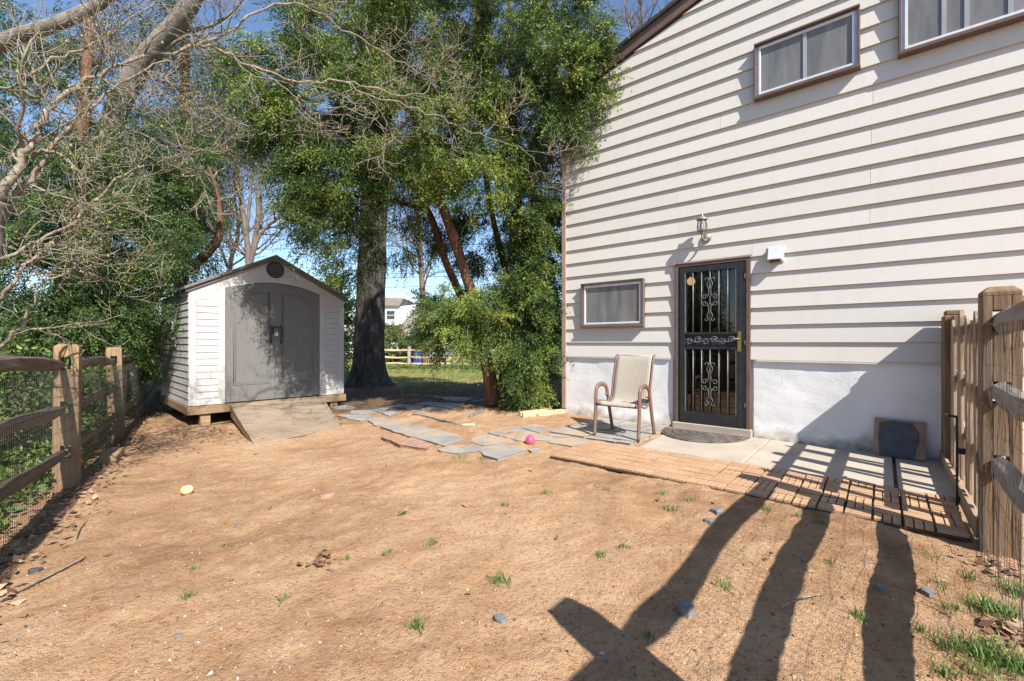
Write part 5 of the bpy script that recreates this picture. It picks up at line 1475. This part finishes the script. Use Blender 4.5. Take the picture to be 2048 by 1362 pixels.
nh = empty('house', hb); tag(nh, 'distant house with a brown shingle roof and white dormer', 'house')
k = HZ / F
def hx(x): return (x - 790) * k
def hz(y): return CAMZ - (y - HY) * k
MB().box(hx(690), hx(900), 0, 9, -.3, hz(668)).build('wall', M['far_white'], nh)
m = MB().prism([(hx(685), -.5, hz(672)), (hx(685), 4.5, hz(596)), (hx(685), 9.5, hz(672))], (hx(905) - hx(685), 0, 0)); m.build('roof', M['far_roof'], nh)
dw = MB(); dw.box(hx(756), hx(795), .45, 4, hz(650), hz(610)).build('dormer', M['far_white'], nh)
MB().prism([(hx(750), .2, hz(611)), (hx(798), .2, hz(611)), (hx(806), .2, hz(596)), (hx(752), .2, hz(594))], (0, 4.2, 0)).build('dormer_roof', M['far_roof'], nh)
MB().prism([(hx(795) + .01, .5, hz(648)), (hx(800), .5, hz(648)), (hx(824), 3.0, hz(602)), (hx(795) + .01, .5, hz(612))], (0, .8, 0)).build('dormer_cheek', M['far_white'], nh)
for (xa, xb_, ya, yb_) in ((771, 787, 621, 638), (823, 833, 674, 692), (705, 718, 674, 692)):
    yy = .40 if ya < 650 else -.05
    wf = MB().box(hx(xa) - .08, hx(xb_) + .08, yy, yy + .04, hz(yb_) - .08, hz(ya) + .08).build('window', M['far_white'], nh)
    mz = (hz(yb_) + hz(ya)) / 2
    MB().box(hx(xa), hx(xb_), yy - .02, yy - .002, hz(yb_), mz - .03).box(hx(xa), hx(xb_), yy - .02, yy - .002, mz + .03, hz(ya)).build('pane', M['far_glass'], wf)
MB().box(hx(826), hx(838), 3.6, 4.4, hz(612), hz(582)).build('chimney', M['brick'], nh)
m = MB()
o = MB().prism([(-.5, 0, 0), (.5, 0, 0), (.42, 0, .75), (-.35, 0, .8)], (0, .3, 0)).build('covered_bin', M['blue'], None, bevel=.05); pb = P(828, 735, 24); o.location = (pb.x, pb.y, 0.0); tag(o, 'bright blue covered bin behind the back fence', 'bin')
o = MB().box(-1.2, 1.2, 0, .06, 0, 1.0).build('white_panel_fence', M['far_white'], None); pb = P(1108, 700, 24); o.location = (pb.x, pb.y, 0.0); tag(o, 'white panel fence glimpsed left of the house corner', 'fence')
for i, (ya, yb_, lab) in enumerate(((585, 577, 'lowest utility line crossing behind the trees'), (566, 556, 'middle utility line crossing behind the trees'), (560, 545, 'upper utility line crossing behind the trees'), (502, 492, 'topmost utility line crossing behind the trees'))):
    a_, b_ = P(-300, ya + 8, 44), P(1700, yb_ - 30 + i * 2, 44)
    o = MB().tube([Vector((0, 0, 0)), (b_ - a_) * .5 + Vector((0, 0, -.35)), b_ - a_], .022, 5).build('utility_line', M['black_metal'], None)
    o.location = a_; tag(o, lab, 'wire', 'utility lines')

# ================================================================== GROUND DRESSING
rg = np.random.default_rng(5)
def zg(x, y):
    return gz(x, y) + .030 * (vnoise(x * 1.1, y * 1.1, 1) - .5) + .022 * (vnoise(x * 4, y * 4, 2) - .5) + .016 * (vnoise(x * 11, y * 11, 3) - .5) + .011 * (vnoise(x * 24, y * 24, 9) - .5)
def paved(x, y):
    t_ = x * ES.x + y * ES.y; n_ = x * EN.x + y * EN.y
    return (t_ > -2.62) & (t_ < .75) & (n_ > 3.6) & (n_ < 6.2)
# pebbles and crumbs of soil
N = 24000
Yp = 1.25 + 6.0 * rg.random(N) ** 1.5; Xp = (rg.uniform(-60, 2100, N) - CX) / F * Yp
ok = ~paved(Xp, Yp); Xp, Yp = Xp[ok], Yp[ok]; N = len(Xp)
sz = np.clip(rg.lognormal(-5.75, .5, N), .002, .012)
tn = rg.random(N) ** 1.3
ang = rg.uniform(0, 6.28, N); ca, sa_ = np.cos(ang), np.sin(ang)
sh_ = np.stack([sz * rg.uniform(.8, 1.6, N), sz * rg.uniform(.6, 1.1, N), sz * rg.uniform(.3, .65, N)], -1)
ov = oct_[None] * np.array([1, 1, .8])[None, None] + rg.normal(0, .15, (N, 6, 3))
loc_ = ov * sh_[:, None, :]
V = np.stack([loc_[..., 0] * ca[:, None] - loc_[..., 1] * sa_[:, None] + Xp[:, None], loc_[..., 0] * sa_[:, None] + loc_[..., 1] * ca[:, None] + Yp[:, None], loc_[..., 2] + zg(Xp, Yp)[:, None]], -1).reshape(-1, 3)
Fp = (of[None] + (np.arange(N) * 6)[:, None, None]).reshape(-1, 3)
o = link_mesh('pebbles', np_mesh('pebbles', V, Fp, np.repeat(tn, 6)), M['pebble']); tag(o, 'small pebbles and soil crumbs scattered over the dirt', 'pebbles', kind='stuff')
# grass tufts
tufts = [(1000, 1160, 46, 60), (1338, 1015, 34, 50), (1325, 985, 20, 25), (1530, 1020, 34, 40), (1640, 1045, 30, 34), (1595, 1035, 24, 20), (1450, 1170, 40, 34), (1720, 1230, 40, 40), (1095, 987, 26, 26), (1012, 1010, 24, 22), (865, 1088, 30, 34), (803, 1036, 24, 22), (772, 1108, 24, 20), (925, 915, 40, 46),
         (965, 915, 22, 24), (1380, 1000, 26, 20), (1200, 1105, 28, 22), (1250, 1093, 24, 24), (378, 1203, 26, 24), (838, 1258, 40, 40), (1660, 1127, 22, 16), (385, 1140, 18, 12), (565, 1210, 24, 14), (1215, 980, 22, 14), (690, 1125, 18, 12), (450, 1095, 20, 10), (1300, 1275, 30, 20),
         (1990, 1220, 80, 200), (1960, 1300, 110, 220), (2030, 1180, 60, 130), (1900, 1215, 50, 40), (2010, 1090, 50, 90), (1985, 1070, 30, 40), (1940, 1150, 50, 40), (2040, 1330, 90, 170), (1890, 1340, 60, 60), (1830, 1250, 50, 30), (1850, 1110, 60, 24), (1880, 1170, 50, 22), (1890, 1290, 60, 50), (1960, 1340, 80, 80), (1240, 868, 10, 10), (1530, 878, 24, 30), (1500, 876, 12, 16), (1570, 885, 20, 18)]
BX, BY, BL_, BT = [], [], [], []
for x, y, wpx, n in tufts:
    p = G(x, y); r = wpx * .5 * p.y / F; n = int(n * 1.6)
    BX.append(rg.normal(p.x, r * .5, n)); BY.append(rg.normal(p.y, r * .5, n)); BL_.append(rg.uniform(.02, .065, n) * (1.15 if n > 130 else .75)); BT.append(np.clip(rg.normal(.38, .3, n), 0, 1))
# sparse blades everywhere, thicker towards the back lawn
n = 1500; yy = 1.4 + 5 * rg.random(n); xx = (rg.uniform(250, 1950, n) - CX) / F * yy
dens = vnoise(xx * 1.7 + 9, yy * 1.7, 8); kx = dens > .62; BX.append(xx[kx]); BY.append(yy[kx]); BL_.append(rg.uniform(.012, .035, kx.sum())); BT.append(rg.uniform(.5, 1, kx.sum()))
n = 16000; yy = 10.5 + 9 * rg.random(n); xx = rg.uniform(-9, 4, n); kx = vnoise(xx * .9, yy * .9, 4) > .35
BX.append(xx[kx]); BY.append(yy[kx]); BL_.append(rg.uniform(.04, .09, kx.sum())); BT.append(np.clip(rg.normal(.5, .25, kx.sum()), 0, 1))
BX, BY, BL_, BT = map(np.concatenate, (BX, BY, BL_, BT))
n = len(BX); hz_ = rg.uniform(0, 6.28, n); lean = rg.uniform(.2, .9, n); wv_ = rg.uniform(.0012, .0024, n) * np.where(BY > 9, 4, 1)
bz = zg(BX, BY) - .004; dx, dy = np.cos(hz_), np.sin(hz_)
p0 = np.stack([BX, BY, bz], -1); sdv = np.stack([-dy, dx, 0 * dx], -1) * wv_[:, None]
mid = p0 + np.stack([dx * lean * .35, dy * lean * .35, np.ones(n) * .62], -1) * BL_[:, None]
tip = p0 + np.stack([dx * lean * .95, dy * lean * .95, np.ones(n) * .85], -1) * BL_[:, None]
V = np.stack([p0 - sdv, p0 + sdv, mid + sdv * .8, mid - sdv * .8, tip, tip + sdv * .1], 1).reshape(-1, 3)
i6 = (np.arange(n) * 6)[:, None]
Fg = np.concatenate([i6 + np.array([0, 1, 2, 3]), i6 + np.array([3, 2, 5, 4])])
o = link_mesh('grass', np_mesh('grass', V, Fg, np.repeat(BT, 6)), M['grass']); tag(o, 'sparse tufts of green grass growing in the dirt', 'grass', kind='stuff')
# dead leaves along the left fence and under the trees
LX, LY = [], []
for i in range(len(LP) - 1):
    n = 520
    f_ = rg.random(n); off = np.abs(rg.normal(0, .16, n)) * np.sign(rg.random(n) - .25) + .02
    a_, b_ = LP[i], LP[i + 1]; LX.append(a_.x + (b_.x - a_.x) * f_ + .823 * off); LY.append(a_.y + (b_.y - a_.y) * f_ + .567 * off)
n = 500; LX.append(rg.uniform(-3.5, 1.0, n)); LY.append(rg.uniform(7.2, 11, n))
n = 260; LX.append(rg.normal(-4.6, .6, n)); LY.append(rg.normal(6.2, .6, n))
n = 60; yy = 2.0 + 4 * rg.random(n); LY.append(yy); LX.append((rg.uniform(0, 1900, n) - CX) / F * yy)
for x, y, n in ((637, 1132, 14), (1990, 1130, 40), (1960, 1060, 30), (2010, 1250, 40)):
    p = G(x, y); LX.append(rg.normal(p.x, .06, n)); LY.append(rg.normal(p.y, .07, n))
LX, LY = np.concatenate(LX), np.concatenate(LY); ok = ~paved(LX, LY); LX, LY = LX[ok], LY[ok]; n = len(LX)
a = rg.uniform(0, 6.28, n); s_l = rg.uniform(.010, .034, n); tz = rg.uniform(0, .02, n); cur = rg.uniform(-.3, .9, n)
ux = np.stack([np.cos(a), np.sin(a), rg.normal(0, .3, n)], -1) * s_l[:, None]; uy = np.stack([-np.sin(a), np.cos(a), rg.normal(0, .3, n)], -1) * s_l[:, None] * .6
c0 = np.stack([LX, LY, zg(LX, LY) + .006 + tz], -1); upv = np.array([0, 0, 1.0])[None] * (cur * s_l)[:, None] * .5
V = np.stack([c0 - ux + upv, c0 - uy, c0 + ux + upv, c0 + uy], 1).reshape(-1, 3)
o = link_mesh('leaf_litter', np_mesh('leaf_litter', V, np.arange(n * 4).reshape(-1, 4), np.repeat(rg.random(n), 4)), M['litter']); tag(o, 'dry brown leaf litter along the left fence and under the trees', 'leaves', kind='stuff')
# ivy and ground cover outside the left fence and along the back fence
IX, IY = [], []
n = 3800; f_ = rg.random(n) * 6; off = -.12 - np.abs(rg.normal(0, .5, n)); IX.append(-4.05 + 1.55 * (3 - f_) + .823 * off); IY.append(4.05 - 2.25 * (3 - f_) + .567 * off)
n = 1600; f_ = rg.random(n); IX.append(b0.x + (b1.x - b0.x) * f_); IY.append(b0.y + (b1.y - b0.y) * f_ - np.abs(rg.normal(0, .6, n)))
IX, IY = np.concatenate(IX), np.concatenate(IY); n = len(IX)
C3 = np.stack([IX, IY, zg(IX, IY) + rg.uniform(.0, .14, n)], -1)
D3 = norm(rg.normal(0, 1, (n, 3)) * np.array([1, 1, .4]) + np.array([0, 0, .4]))
v, f, tt = sprays(C3, D3, rg.uniform(.05, .14, n), 4, .06, .045, .1, np.clip(rg.normal(.5, .2, n), 0, 1), rg)
o = link_mesh('ground_cover', np_mesh('ground_cover', v, f, tt), M['hem_leaf']); tag(o, 'low leafy ground cover outside the left fence and at the back fence', 'ground cover', kind='stuff')
print('slats', nslat, 'tris approx', sum(len(m_.polygons) for m_ in bpy.data.meshes) * 2)
